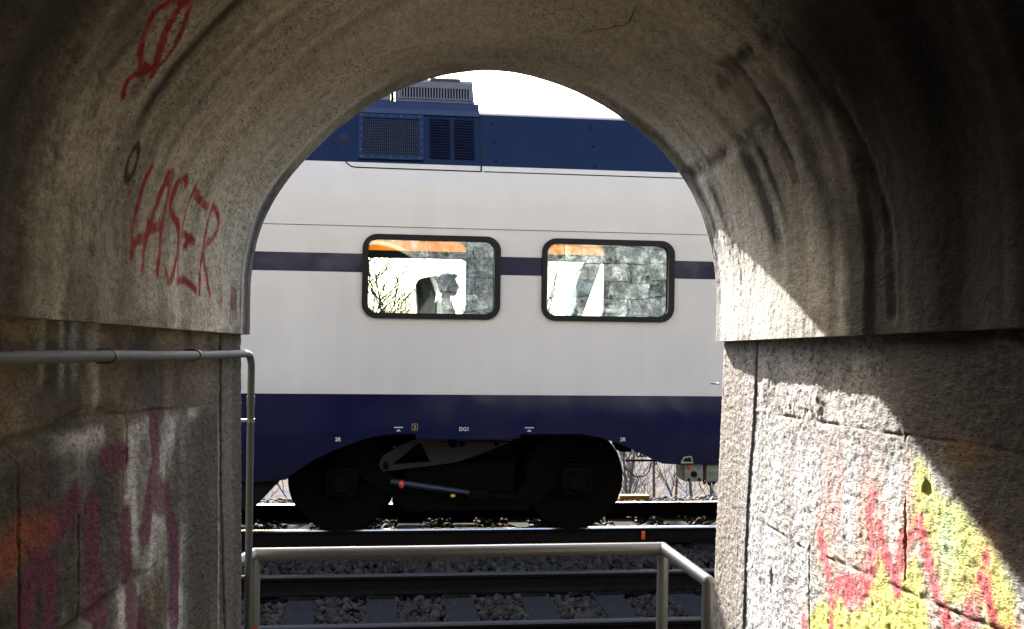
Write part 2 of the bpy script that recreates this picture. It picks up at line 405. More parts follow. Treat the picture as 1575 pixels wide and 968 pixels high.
cr = np.minimum.reduce([dseg(Y+wob*.5, SS+wob*.5, p) for p in (
    [(2.761,.827),(2.975,.835),(3.25,.80),(3.365,.793),(3.44,.828),(3.2,.82)], [(2.817,.873),(2.802,.945),(2.779,1.029),(2.722,1.202),(2.647,1.397),(2.623,1.64)],
    [(3.241,1.011),(3.55,1.008),(4.0,.995),(4.6,.986)], [(3.2,.80),(3.24,1.01),(3.22,1.20)])])
crk = np.minimum(dseg(Y, SS+.12*wob, curve([(3.31,.469),(3.45,.464),(3.528,.457),(3.57,.43),(3.633,.411),(3.72,.36),(3.806,.32)], 5)), 9)
crk = np.hypot(crk, 0) + .004*(fbm(Y, SS, 60, 2, 3)-.4)
crw = sstep(.05, .0, cr)
dsp -= .009*crw*(.4+fbm(SS, Y, 20, 3, 2))*sstep(4.55, 4.4, Y) + .005*sstep(.006, .001, crk)
blk = sstep(.80, .83, SS)*sstep(2.74, 2.8, Y)*(SS < 9); dsp += (.008*blk*sstep(.97, 1.05, SS) + .004*blk)*sstep(4.5, 4.2, Y)
OFF = OFF - dsp*np.where(Y > 4.55, .4, 1)
X, Z, nx, nz = vault_xz(SS, OFF)
big = fbm(SS*.6, Y*2.2, 1.6, 5, 11); streak = fbm(SS*.45, Y*9, 1.0, 5, 13); fine = fbm(SS, Y, 26, 4, 15); mid = fbm(SS, Y, 6, 5, 17)
base = np.array([.62,.545,.42])
C = base*(.62+.75*big[..., None])
C = C*(1 - .30*sstep(.50, .68, streak)[..., None]*sstep(.15, .9, np.abs(SS))[..., None])
C = C*(.80+.4*mid[..., None])
C = np.where((SS > .5)[..., None], C*(np.array([.93,.98,1.06])*sstep(.5, 1.0, SS)[..., None] + (1-sstep(.5, 1.0, SS)[..., None])), C)
def lay(C, m, col, k=1.0): m = np.clip(m*k, 0, 1)[..., None]; return C*(1-m) + np.array(col)*m
C = lay(C, gauss(Y+wob, 2.86, .035)*sstep(1.25, 1.1, -SS)*sstep(-.3, -.7, SS), (.055,.042,.036), .75)
C = lay(C, gauss(Y+wob, 2.86+.0*SS, .03)*sstep(.4, .8, SS), (.04,.034,.03), .45)
C = lay(C, gauss(Y+wob*1.5, 3.52+.14*(np.abs(SS)-.45), .05)*(SS < 0)*sstep(.0, -.3, SS)*sstep(-1.0, -.6, SS), (.09,.07,.05), .55)
C = lay(C, gauss(Y+wob*2, 2.22-.12*(np.abs(SS)-1.05), .075), (.035,.03,.026), .85)
C = lay(C, sstep(2.05, 1.7, Y)*sstep(.3, .7, fbm(SS, Y, 3, 3, 8)), (.05,.045,.04), .8)
C = lay(C, gauss(Y+wob, 2.62, .06)*sstep(.75, 1.0, SS)*(.5+mid), (.03,.028,.026), .9)
C = lay(C, gauss(Y+wob, 2.42, .05)*sstep(.9, 1.3, SS), (.035,.03,.03), .7)
C = lay(C, sstep(.045, .0, cr)*sstep(.25, .5, fbm(SS, Y, 14, 3, 21)), (.05,.042,.036), .85)
C = lay(C, sstep(.006, .001, crk), (.04,.03,.022), .75)
for a, b, s0, s1, k in ((3.62,.075,1.03,1.55,1.0), (3.46,.04,1.03,1.45,.9), (3.22,.03,1.02,1.28,.95), (3.05,.05,1.1,1.6,.6), (4.2,.06,1.05,1.45,.75), (4.44,.06,1.0,1.6,.7)):
    C = lay(C, gauss(Y+wob*.8, a-.15*(SS-s0), b)*sstep(s0-.03, s0+.05, SS)*sstep(s1, s1-.3, SS)*(.6+1.2*fine), (.014,.013,.013), k)
C = lay(C, gauss(Y+wob, 3.78, .06)*sstep(1.05, 1.2, SS)*sstep(1.5, 1.35, SS), (.50,.50,.48), .45)
C = lay(C, sstep(4.34, 4.43, Y+wob*.7)*np.where(SS < 0, sstep(.0, -.35, SS), sstep(.25, .5, SS)*sstep(1.15, .95, SS)), (.050,.038,.029), .88)
C = lay(C, sstep(4.2, 4.5, Y+wob*2)*sstep(.45, .2, np.abs(SS)), (.12,.10,.08), .35)
dirt = sstep(.45, .62, fbm(SS, Y, 9, 5, 23))*sstep(-.7, -1.2, SS)*sstep(3.2, 2.6, Y)
C = lay(C, dirt*sstep(.40, .60, fbm(SS, Y, 70, 3, 22)), (.07,.06,.05), .45)
C = lay(C, sstep(.60, .67, fbm(SS, Y, 80, 2, 25))*sstep(-.2, -.8, SS), (.05,.042,.036), .35)
# the lower left strip by the exit: lighter and darker runs
C = lay(C, gauss(Y, 4.40, .025)*sstep(-1.0, -1.3, SS), (.36,.35,.33), .55)
C = lay(C, sstep(4.44, 4.49, Y+wob*.4)*sstep(-.75, -1.1, SS), (.03,.028,.03), .75)
C = lay(C, gauss(Y, 4.33, .03)*sstep(-1.1, -1.35, SS), (.05,.046,.044), .6)
C = lay(C, gauss(Y, 4.53, .018)*sstep(-1.0, -1.25, SS), (.22,.21,.2), .6)
red = (.36,.020,.024)
ink = np.zeros_like(Y); wn_ = .010*(fbm(SS, Y, 30, 3, 27)-.5)
# the tag reads LASER
for p, wd in (([(3.047,-1.248),(3.02,-1.33),(2.998,-1.424),(3.004,-1.50)], .012), ([(3.004,-1.47),(3.06,-1.45),(3.125,-1.44),(3.13,-1.40)], .015),
              (curve([(3.10,-1.53),(3.115,-1.46),(3.15,-1.397),(3.19,-1.29),(3.225,-1.232),(3.25,-1.27),(3.255,-1.40),(3.25,-1.53)], 6), .014), ([(3.125,-1.415),(3.26,-1.39)], .015), ([(3.20,-1.25),(3.235,-1.26)], .022),
              (curve([(3.405,-1.243),(3.36,-1.225),(3.317,-1.257),(3.294,-1.311),(3.34,-1.345),(3.418,-1.365),(3.45,-1.44),(3.42,-1.52),(3.37,-1.55),(3.335,-1.52)], 6), .013), ([(3.31,-1.26),(3.30,-1.30)], .022),
              ([(3.515,-1.225),(3.495,-1.30),(3.481,-1.358),(3.479,-1.45),(3.485,-1.545)], .012), ([(3.508,-1.232),(3.6,-1.262),(3.70,-1.275)], .014), ([(3.477,-1.394),(3.55,-1.385),(3.63,-1.399)], .013), ([(3.48,-1.54),(3.57,-1.53),(3.68,-1.555)], .012), ([(3.56,-1.42),(3.60,-1.39)], .016),
              ([(3.76,-1.255),(3.745,-1.40),(3.725,-1.56)], .013), (curve([(3.754,-1.262),(3.83,-1.27),(3.898,-1.308),(3.86,-1.36),(3.755,-1.41),(3.80,-1.48),(3.87,-1.56)], 6), .013)):
    ink = np.maximum(ink, sstep(wd+.006, wd-.004, dseg(Y, SS, list(p))+wn_))
# the looped scrawl above it
loop = curve([(2.66,-.80),(2.61,-.865),(2.575,-.872),(2.545,-.885),(2.522,-.932),(2.545,-.975),(2.58,-1.012),(2.65,-1.045),(2.74,-1.02),(2.735,-.96),(2.69,-.90),(2.64,-.862),(2.60,-.858)], 8)
for p, wd in ((loop, .011), (curve([(2.607,-.90),(2.64,-.95),(2.68,-.985),(2.735,-1.045)], 6), .016), (curve([(2.70,-1.043),(2.673,-1.06),(2.64,-1.075),(2.627,-1.098),(2.653,-1.135)], 6), .010)):
    ink = np.maximum(ink, sstep(wd+.006, wd-.004, dseg(Y, SS, list(p))+wn_))
deep_shade = np.maximum(sstep(3.0, 2.35, Y+wob*2)*sstep(.3, .9, SS), sstep(2.45, 1.95, Y+wob*2)*sstep(-.3, -.8, SS))*(.75+.5*streak)  # painted shade: vault sides darken inward, where light from the exit fades
C = lay(C, sstep(3.0, 3.7, Y+wob*3)*sstep(1.15, .75, np.abs(SS+.1))*sstep(.25, .6, fbm(SS, Y, 4, 4, 41)), (.60,.535,.425), .55)  # crown painted lighter near the exit, imitating light from the mouth
C = lay(C, deep_shade*(SS < 0), (.055,.046,.037), .88); C = lay(C, deep_shade*(SS >= 0), (.017,.0145,.0125), .94)
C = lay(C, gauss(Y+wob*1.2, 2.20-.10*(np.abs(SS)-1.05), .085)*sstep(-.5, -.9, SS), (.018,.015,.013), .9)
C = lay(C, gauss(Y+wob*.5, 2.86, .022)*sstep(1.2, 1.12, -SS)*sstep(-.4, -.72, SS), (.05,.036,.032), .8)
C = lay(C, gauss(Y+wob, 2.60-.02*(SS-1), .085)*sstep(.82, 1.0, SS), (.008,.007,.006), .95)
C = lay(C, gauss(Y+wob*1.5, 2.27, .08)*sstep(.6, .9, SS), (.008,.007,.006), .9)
C = lay(C, sstep(3.5, 2.7, Y+wob*3)*sstep(.6, 1.0, SS)*sstep(.25, .55, fbm(SS*.5, Y, 5, 4, 37)), (.024,.020,.017), .9)  # painted shade carried on towards the exit, right side and then left
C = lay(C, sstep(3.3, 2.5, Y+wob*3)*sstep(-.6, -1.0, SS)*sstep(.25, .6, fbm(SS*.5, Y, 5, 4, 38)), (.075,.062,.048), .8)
C = lay(C, sstep(1.0, 1.3, SS)*sstep(3.75, 3.95, Y+wob)*sstep(.35, .6, fbm(SS, Y, 8, 4, 33)), (.52,.48,.42), .7)  # sunlit patch on the lower right brightened in the colour itself
C = lay(C, sstep(4.45, 4.50, Y+wob*.6)*sstep(1.12, 1.22, SS)*sstep(4.58, 4.55, Y)*(.5+fine), (.09,.082,.07), .8)
C = lay(C, ink*(.8+.3*sstep(.35, .6, fine)), red, .95)
C = lay(C, gauss(Y, 2.69, .03)*gauss(SS, -1.09, .05), (.06,.03,.03), .7)
ring = np.abs(np.hypot((Y-2.915)/.022, (SS+1.262)/.045+.4*(Y-2.915)/.022*.3)-1)
C = lay(C, sstep(.42, .2, ring), (.02,.02,.02), .9)
C = lay(C, sstep(3.9, 4.1, Y+wob)*gauss(SS, -1.57, .07)*sstep(.42, .6, fbm(SS*.5, Y*4, 6, 5, 29)), (.16,.022,.035), .85)
C = lay(C, sstep(4.5, 4.55, Y)*gauss(SS, -1.63, .09), (.22,.05,.06), .5)
C = lay(C, sstep(1.60, 1.68, np.abs(SS))*sstep(.4, .6, fbm(SS*2, Y, 5, 4, 31)), (.06,.05,.04), .5)
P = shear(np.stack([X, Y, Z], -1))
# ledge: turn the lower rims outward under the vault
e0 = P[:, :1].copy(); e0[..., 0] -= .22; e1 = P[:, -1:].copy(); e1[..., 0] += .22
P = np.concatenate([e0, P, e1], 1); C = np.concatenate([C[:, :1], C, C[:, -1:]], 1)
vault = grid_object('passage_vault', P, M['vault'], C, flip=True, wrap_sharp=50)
tag(vault, 'round concrete vault over the passage with red sprayed writing on its left side', 'vault', kind='thing')

def side_wall(name, side):
    z = np.linspace(.15, 2.1655, 400)
    y0 = np.concatenate([np.linspace(-6, 1.6, 30), np.linspace(1.62, 4.555, 470)])
    pth = [(y, 0.0) for y in y0] + [(4.555+.045*math.sin(t), .045*(1-math.cos(t))) for t in np.linspace(.2, PI/2, 7)] + [(4.6, d) for d in (.08,.12,.16,.2,.25,.32,.40)]
    pth = np.array(pth); Y, Z = np.meshgrid(pth[:, 0], z, indexing='ij'); D = np.repeat(pth[:, 1:2], len(z), 1); Q = Y + D
    o = 40 if side > 0 else 60
    wob = .022*(fbm(Q, Z, 3, 4, o)-.5); fine = fbm(Q, Z, 40, 4, o+1); mid = fbm(Q, Z, 7, 5, o+2); big = fbm(Q, Z, 1.8, 4, o+3); vert = fbm(Q*6, Z*.6, 1.5, 5, o+4)
    if side > 0:
        base_x = 1.03+.027*(Z-.95)
        joints = [[(4.03,1.888),(3.403,1.906),(2.885,1.912),(2.599,1.919),(1.6,1.92)], [(3.935,1.501),(3.347,1.5),(2.579,1.546),(2.095,1.571),(1.6,1.575)], [(3.316,1.52),(3.282,1.265),(3.25,.2)], [(2.611,1.919),(2.574,1.571)], [(3.31,1.23),(2.2,1.29),(1.6,1.3)]]
        pier = [(4.037,2.2),(4.026,1.88),(4.064,1.53),(4.058,1.085),(4.06,.1)]
    else:
        base_x = -.983-.016*(Z-.935)
        joints = [[(1.6,1.86),(2.285,1.881),(2.62,1.905),(2.682,1.925),(2.9,1.93),(3.129,1.915),(4.2,1.897)], [(1.6,1.39),(2.681,1.407),(3.128,1.419),(3.483,1.436),(4.2,1.444)], [(2.374,1.88),(2.374,1.40)], [(2.725,1.68),(2.725,1.41)], [(3.10,1.93),(3.09,1.42)]]
        pier = [(4.208,2.2),(4.207,1.641),(4.281,1.015),(4.29,.1)]
    jd = np.minimum.reduce([dseg(Q+wob, Z+wob*.7, p) for p in joints[:2]]); jv = np.minimum.reduce([dseg(Q+wob*.6, Z, p) for p in joints[2:]])
    pd = dseg(Q+wob*.25, Z, pier); py_ = np.interp(Z, [p[1] for p in pier][::-1], [p[0] for p in pier][::-1]); isp = sstep(-.006, .006, Q+wob*.25-py_)
    amp = .72 if side > 0 else .8
    h = amp*(.005*(mid-.5) + .0055*(fbm(Q*.6, Z*1.2, 55, 3, o+5)-.5) + .005*(fbm(Q*.6, Z*1.2, 100, 2, o+6)-.5)) + .004*(big-.5)
    h -= .0045*sstep(.006, .001, jd)*sstep(.3, .6, mid) + .007*sstep(.006, .001, jv)*sstep(.3, .55, big+mid-.45) + .006*sstep(.007, .001, pd)
    h += .006*isp
    if side > 0:
        bulge = sstep(3.99, 3.9, Q)*sstep(3.2, 3.3, Q)*sstep(1.905, 1.95, Z)*sstep(2.13, 2.08, Z); h += .005*bulge*mid*2
        h -= .009*sstep(1, .2, np.hypot((Q-2.47)/.030, (Z-1.80)/.026)) ; h -= .02*sstep(1, .3, np.hypot((Q-3.72)/.02, (Z-1.33)/.035)) + .02*sstep(1, .3, np.hypot((Q-4.18)/.05, (Z-.99)/.05))
    else:
        h -= .02*sstep(.03, .005, jd)*sstep(3.3, 2.6, Q)
    h *= np.where(Q > 4.62, .5, 1)
    X = base_x - side*h + side*D
    if side > 0:
        C = np.ones(Q.shape+(3,))*np.array([.40,.38,.35])*(.75+.5*mid[..., None])
        # whitewash on the lower courses
        ww = sstep(1.9, 1.80, Z)*sstep(.70, .38, vert*.5+big*.5-.16*sstep(3.0, 3.9, Q))
        C = lay(C, ww*(1-isp), (.53,.53,.53), .97)
        C = lay(C, (1-isp)*sstep(.52, .66, vert)*sstep(1.95, 1.75, Z)*sstep(1.2, 1.5, Z), (.34,.315,.29), .65)
        C = lay(C, sstep(1.90, 1.93, Z)*(1-isp)*sstep(.42, .56, fbm(Q, Z, 5, 4, o+9)), (.26,.24,.21), .5)
        C = lay(C, sstep(1.95, 1.83, Z)*sstep(1.5, 1.85, Z)*(1-isp)*gauss(Q, 3.45, .22)*sstep(.45, .62, vert), (.16,.15,.13), .5)
        C = lay(C, isp, (.19,.155,.115), .94); C = lay(C, isp*sstep(.42, .56, fine), (.34,.29,.23), .7); C = lay(C, isp*sstep(.56, .66, mid), (.22,.17,.12), .6)
        C = lay(C, isp*gauss(Q, 4.12, .06), (.40,.40,.42), .4)
        C = lay(C, sstep(.56, .50, fine)*sstep(.5, .44, mid), (.16,.14,.12), .35)
        C = lay(C, sstep(2.02, 2.12, Z)*sstep(.3, .6, vert), (.22,.21,.19), .4)
        C = lay(C, sstep(3.0, 2.5, Q+2*wob)*sstep(1.80, 1.95, Z), (.045,.038,.033), .9); C = lay(C, sstep(2.45, 2.2, Q+2*wob)*sstep(1.6, 1.75, Z), (.045,.038,.033), .9)  # shade of the inner passage painted onto the wall's upper part
        pt = fbm(Q*.5, Z, 95, 2, o+13); C = lay(C, sstep(.60, .70, pt)*sstep(.3, .5, fbm(Q, Z, 4, 3, o+14)), (.09,.08,.07), .75)
        # sprayed flames: yellow tongues rimmed with red
        nzw = .03*(fbm(Q, Z, 9, 4, o+11)-.5)
        yel = fillmask(Q+nzw, Z+nzw, [(3.30,1.05),(3.282,1.30),(3.19,1.375),(3.10,1.38),(3.03,1.44),(2.95,1.40),(2.83,1.455),(2.734,1.64),(2.66,1.53),(2.60,1.56),(2.53,1.64),(2.475,1.60),(2.42,1.46),(2.30,1.40),(2.2,1.52),(2.10,1.62),(2.0,1.52),(1.9,1.0)], .02)
        yel2 = fillmask(Q+nzw, Z+nzw, [(2.55,1.70),(2.54,1.86),(2.48,1.85),(2.40,1.79),(2.319,1.795),(2.20,1.74),(2.13,1.71),(2.04,1.64),(2.05,1.55),(2.2,1.60),(2.33,1.56),(2.44,1.66)], .025)
        C = lay(C, gauss(Q, 2.95, .35)*gauss(Z, 1.68, .14)*sstep(.35, .6, vert), (.62,.30,.27), .55)
        C = lay(C, yel*(.9+.3*sstep(.4, .6, fine)), (.60,.64,.12), .97); C = lay(C, yel2*(.85+.4*mid), (.56,.62,.14), .94)
        C = lay(C, yel2*gauss(Q, 2.36, .06)*gauss(Z, 1.68, .09), (.40,.58,.36), .7)
        C = lay(C, gauss(Q, 2.30, .10)*gauss(Z, 1.90, .03), (.22,.12,.03), .8)
        rd = np.minimum.reduce([dseg(Q+nzw, Z+nzw, p)-wd for p, wd in (([(3.215,1.56),(3.16,1.50),(3.125,1.474),(3.09,1.40),(3.078,1.30),(3.09,1.1)], .016), ([(3.036,1.445),(2.90,1.47),(2.80,1.53),(2.77,1.62)], .034), ([(2.76,1.66),(2.70,1.60),(2.62,1.545)], .022), ([(2.62,1.545),(2.585,1.66),(2.52,1.705)], .022), ([(2.50,1.715),(2.437,1.629),(2.37,1.56),(2.30,1.50),(2.26,1.42)], .018), ([(2.17,1.69),(2.20,1.60),(2.24,1.545),(2.28,1.44)], .018), ([(2.16,1.65),(2.12,1.565),(2.09,1.44)], .016), ([(2.78,1.60),(2.83,1.68),(2.80,1.74)], .014), ([(3.33,1.27),(3.28,1.18)], .02))])
        rd = rd - .007
        C = lay(C, sstep(.016, -.012, rd)*(.6+.6*sstep(.35, .6, fine)), (.62,.07,.09), .95)
        C = lay(C, gauss(rd, .03, .03)*.35, (.66,.35,.16), .8)
        C = lay(C, gauss(Q, 2.05, .05)*gauss(Z, 1.56, .04), (.85,.25,.03), .9)
        C = lay(C, gauss(Q+nzw, 2.58, .03)*gauss(Z, 1.75, .1), (.80,.42,.22), .6)
    else:
        C = np.ones(Q.shape+(3,))*np.array([.175,.130,.080])*(.40+1.1*mid[..., None])
        C = lay(C, sstep(.48, .62, fbm(Q, Z, 4, 5, o+8)), (.07,.056,.040), .8)
        pale = sstep(1.91, 1.87, Z)*sstep(.60, .42, fbm(Q*1.3, Z, 2.6, 5, o+9)-.05)*sstep(2.5, 2.7, Q)*sstep(3.95, 3.75, Q)
        C = lay(C, pale, (.62,.59,.54), .95)
        C = lay(C, sstep(.5, .64, vert)*sstep(1.9, 1.8, Z), (.07,.06,.048), .6)
        C = lay(C, sstep(1.88, 1.82, Z)*sstep(2.75, 2.65, Q)*sstep(.35, .55, big), (.04,.032,.024), .85)
        C = lay(C, sstep(1.86, 1.80, Z)*sstep(1.58, 1.66, Z)*gauss(Q, 2.86, .14), (.03,.026,.02), .85)
        C = lay(C, sstep(3.66, 3.78, Q+wob)*(1-isp)*sstep(1.88, 1.84, Z)*sstep(.35, .6, vert), (.07,.05,.028), .85)
        for cq, zz, wq in ((2.62, 2.06, .02), (2.70, 2.08, .03), (2.82, 2.08, .035), (2.86, 2.0, .02), (2.50, 2.08, .02)):
            C = lay(C, gauss(Q+wob, cq, wq)*sstep(zz-.1, zz, Z)*(.4+fine), (.50,.49,.46), .75)
        C = lay(C, gauss(Q+wob, 2.845, .02)*sstep(1.93, 1.98, Z)*(.5+fine), (.42,.40,.36), .7)
        C = lay(C, gauss(Z, 2.14, .025)*sstep(.4, .6, mid), (.35,.27,.15), .5)
        C = lay(C, sstep(.02, .0, np.abs(Q-4.19+wob))*sstep(1.9, 1.8, Z), (.42,.40,.34), .8)
        C = lay(C, isp, (.16,.13,.085), .8); C = lay(C, isp*sstep(.5, .6, vert), (.07,.055,.035), .6)
        nzw = .06*(fbm(Q, Z, 8, 4, o+11)-.5); pur = (.125,.016,.048)
        pm = np.minimum.reduce([dseg(Q+nzw, Z+nzw, p)-wd*1.3 for p, wd in (([(2.90,1.80),(3.08,1.79)], .028), ([(3.35,1.87),(3.365,1.74),(3.30,1.60),(3.27,1.55)], .038), ([(3.37,1.66),(3.50,1.60),(3.58,1.50),(3.60,1.40),(3.585,1.2)], .040), ([(3.09,1.61),(3.10,1.47)], .035), ([(2.81,1.66),(2.83,1.52),(2.87,1.38)], .045), ([(2.40,1.46),(2.42,1.57),(2.50,1.60),(2.56,1.56),(2.55,1.45)], .035), ([(3.14,1.36),(3.22,1.25)], .05), ([(2.60,1.68),(2.70,1.72)], .035))])
        C = lay(C, sstep(.016, -.014, pm)*(.75+.35*mid), pur, .95)
        C = lay(C, sstep(.05, -.02, dseg(Q+nzw, Z+nzw, [(2.31,1.66),(2.40,1.70),(2.55,1.685)])-.03), (.24,.040,.016), .8)
        C = lay(C, sstep(.05, -.02, dseg(Q+nzw, Z+nzw, [(2.25,1.62),(2.33,1.655),(2.40,1.68)])-.02), (.26,.075,.016), .8)
        C = lay(C, gauss(Q, 2.47, .05)*gauss(Z, 1.80, .04), (.16,.08,.035), .5)
    C = lay(C, sstep(.006, .001, jd)*sstep(.36, .58, mid), (.07,.06,.05), .75); C = lay(C, sstep(.005, .001, jv)*sstep(.4, .55, mid), (.05,.045,.04), .7); C = lay(C, sstep(.006, .001, pd), (.05,.045,.04), .85)
    if side > 0: C = lay(C, gauss(jd, .022, .012)*sstep(1.87, 1.9, Z)*sstep(.45, .6, fine)*sstep(2.8, 3.2, Q), (.75,.73,.68), .7)
    P = shear(np.stack([X, Y, Z], -1))
    top = P[:, -1:].copy(); top[..., 0] += side*.25; P = np.concatenate([P, top], 1); C = np.concatenate([C, C[:, -1:]], 1)
    return grid_object(name, P, M['roughcast'] if side > 0 else M['oldwall'], C, flip=side < 0, wrap_sharp=70)
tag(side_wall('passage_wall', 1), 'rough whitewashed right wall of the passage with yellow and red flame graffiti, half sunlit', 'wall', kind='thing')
tag(side_wall('passage_wall', -1), 'dark stained left wall of the passage with faded purple graffiti under the grey conduit', 'wall', kind='thing')

fl = grid_object('passage_floor', shear(np.stack(np.meshgrid(np.linspace(-1.2, 1.2, 13), np.linspace(-6, 4.58, 30)) + [np.full((30, 13), .30)], -1)), M['platform'], wrap_sharp=0); tag(fl, kind='structure')
m = MB(); m.box(-1.3, 1.35, -6.3, -6.0, 0, 4.4); tag(m.build('end_blocker', M['masonry']), 'unseen stone wall added far behind the viewer to keep light out of the passage', 'wall', kind='thing')  # added out of view so no sky light enters from the rear
pf = MB(); pf.box(-2.4, 2.4, 4.61, 5.75, -.6, .27, .02); tag(pf.build('walkway', M['platform']), kind='structure')
# retaining wall round the portal
m = MB(); hole = [(1.14, -.5), (1.14, 2.2)] + [(.03+1.07*math.cos(a), 2.32+1.07*math.sin(a)) for a in np.linspace(.05, PI-.05, 33)] + [(-1.09, 2.2), (-1.09, -.5)]
m.prism([(-26, -.6), (-1.09, -.6)] + hole[::-1] + [(1.14, -.6), (26, -.6), (26, 5.2), (-26, 5.2)], 4.612, 4.62-.42)
rw = m.build('retaining_wall', M['masonry'], smooth=0); tag(rw, 'rubble stone retaining wall surrounding the passage mouth, mirrored in the train windows', 'wall', kind='thing')
m = MB(); m.box(-26, 26, 4.15, 4.66, 5.2, 5.36, .02); m.build('coping', M['platform'], rw)

# ------------------------------------------------------------ tracks
def rail(n, top, label):
    m = MB(); L0, L1 = -26, 30; prof = [(-.036,-.012),(-.030,0),(.030,0),(.036,-.012),(.034,-.036),(.009,-.05),(.009,-.13),(.02,-.138),(.07,-.15),(.07,-.162),(-.07,-.162),(-.07,-.15),(-.02,-.138),(-.009,-.13),(-.009,-.05),(-.034,-.036)]
    k = len(prof); vs = [(L0, -n+a, b) for a, b in prof] + [(L1, -n+a, b) for a, b in prof]
    for i in range(k):
        j = (i+1) % k; m.add([vs[i], vs[j], vs[k+j], vs[k+i]], [(0,1,2,3)], 0 if i in (0,1,2) else 1)
    m.add(vs[:k], [tuple(range(k))], 1); m.add(vs[k:], [tuple(range(k))[::-1]], 1)
    o = place(m.build('rail', [top, M['rail_web']], smooth=0)); tag(o, label, 'rail', 'rails of the two tracks'); return o
r1 = rail(.75, M['rail_top'], 'shiny steel rail under the near side of the train')
rail(-.75, M['rail_top'], 'sunlit steel rail under the far side of the train')
rail(2.71, M['rail_dull'], 'dull rail of the empty near track, the one nearer the train')
rail(4.21, M['rail_dull'], 'dull rail of the empty near track, the one nearest the handrail')
m = MB(); m.box(1.735, 1.775, -.775, -.768, -.135, -.045, .002); m.sphere((1.755, -.772, -.07), (.022, .012, .03)); m.build('paint_mark', M['orange'], r1)['label'] = 'orange paint mark on the rail web'

def sleeper_set(nc, us, group, labels):
    proto = None
    for i, u in enumerate(us):
        if proto is None:
            m = MB(); m.box(-.13, .13, -1.3, 1.3, -.15, -.0, .012); o = m.build('sleeper', M['timber'])
            for sgn in (-1, 1):
                c = MB(); c.box(-.11, .11, sgn*.75-.17, sgn*.75+.17, 0.0, .012, .003)
                for q in (-1, 1):
                    c.box(-.05, .05, sgn*.75+q*.095-.02, sgn*.75+q*.095+.02, .012, .035, .004); c.lathe([(.012,.018),(.055,.018),(.06,.012)], (0, sgn*.75+q*.12, 0), 10, 'z'); c.lathe([(.012,.016),(.04,.016),(.044,.01)], (.07, sgn*.75+q*.12, 0), 10, 'z')
                c.build('rail_chair', M['rail_web'], o)
            proto = o
        else: o = copy_tree(proto)
        o.location = wpt(u, nc, -.170); o.rotation_euler = (0, 0, TH + random.uniform(-.008, .008)); tag(o, labels(i, u), 'sleeper', group)
random.seed(3)
near_us = [-1.72+.655*k for k in range(-5, 11)]; far_us = [1.80+.63*k for k in range(-14, 14)]
vis = ['leftmost dark timber sleeper seen below the handrail', 'second dark timber sleeper from the left below the handrail', 'third dark timber sleeper from the left below the handrail', 'fourth dark timber sleeper from the left below the handrail', 'dark timber sleeper below the handrail just left of its right corner post', 'dark timber sleeper between the two right posts of the handrail']
def near_label(i, u):
    k = i-5
    return vis[k] if 0 <= k < 6 else 'dark timber sleeper of the near track hidden behind the passage walls'
sleeper_set(3.46, near_us, 'sleepers of the near track', near_label)
def far_label(i, u):
    if abs(u-1.80) < .1: return 'sunlit sleeper under the train, just right of the orange rail mark'
    if abs(u-2.43) < .1: return 'sunlit sleeper under the train beside the right edge of the opening'
    if abs(u+1.98) < .1: return 'sunlit sleeper under the train at the left edge of the opening'
    return 'dark sleeper in the shade beneath the blue and grey train'
sleeper_set(0.0, far_us, 'sleepers under the train', far_label)

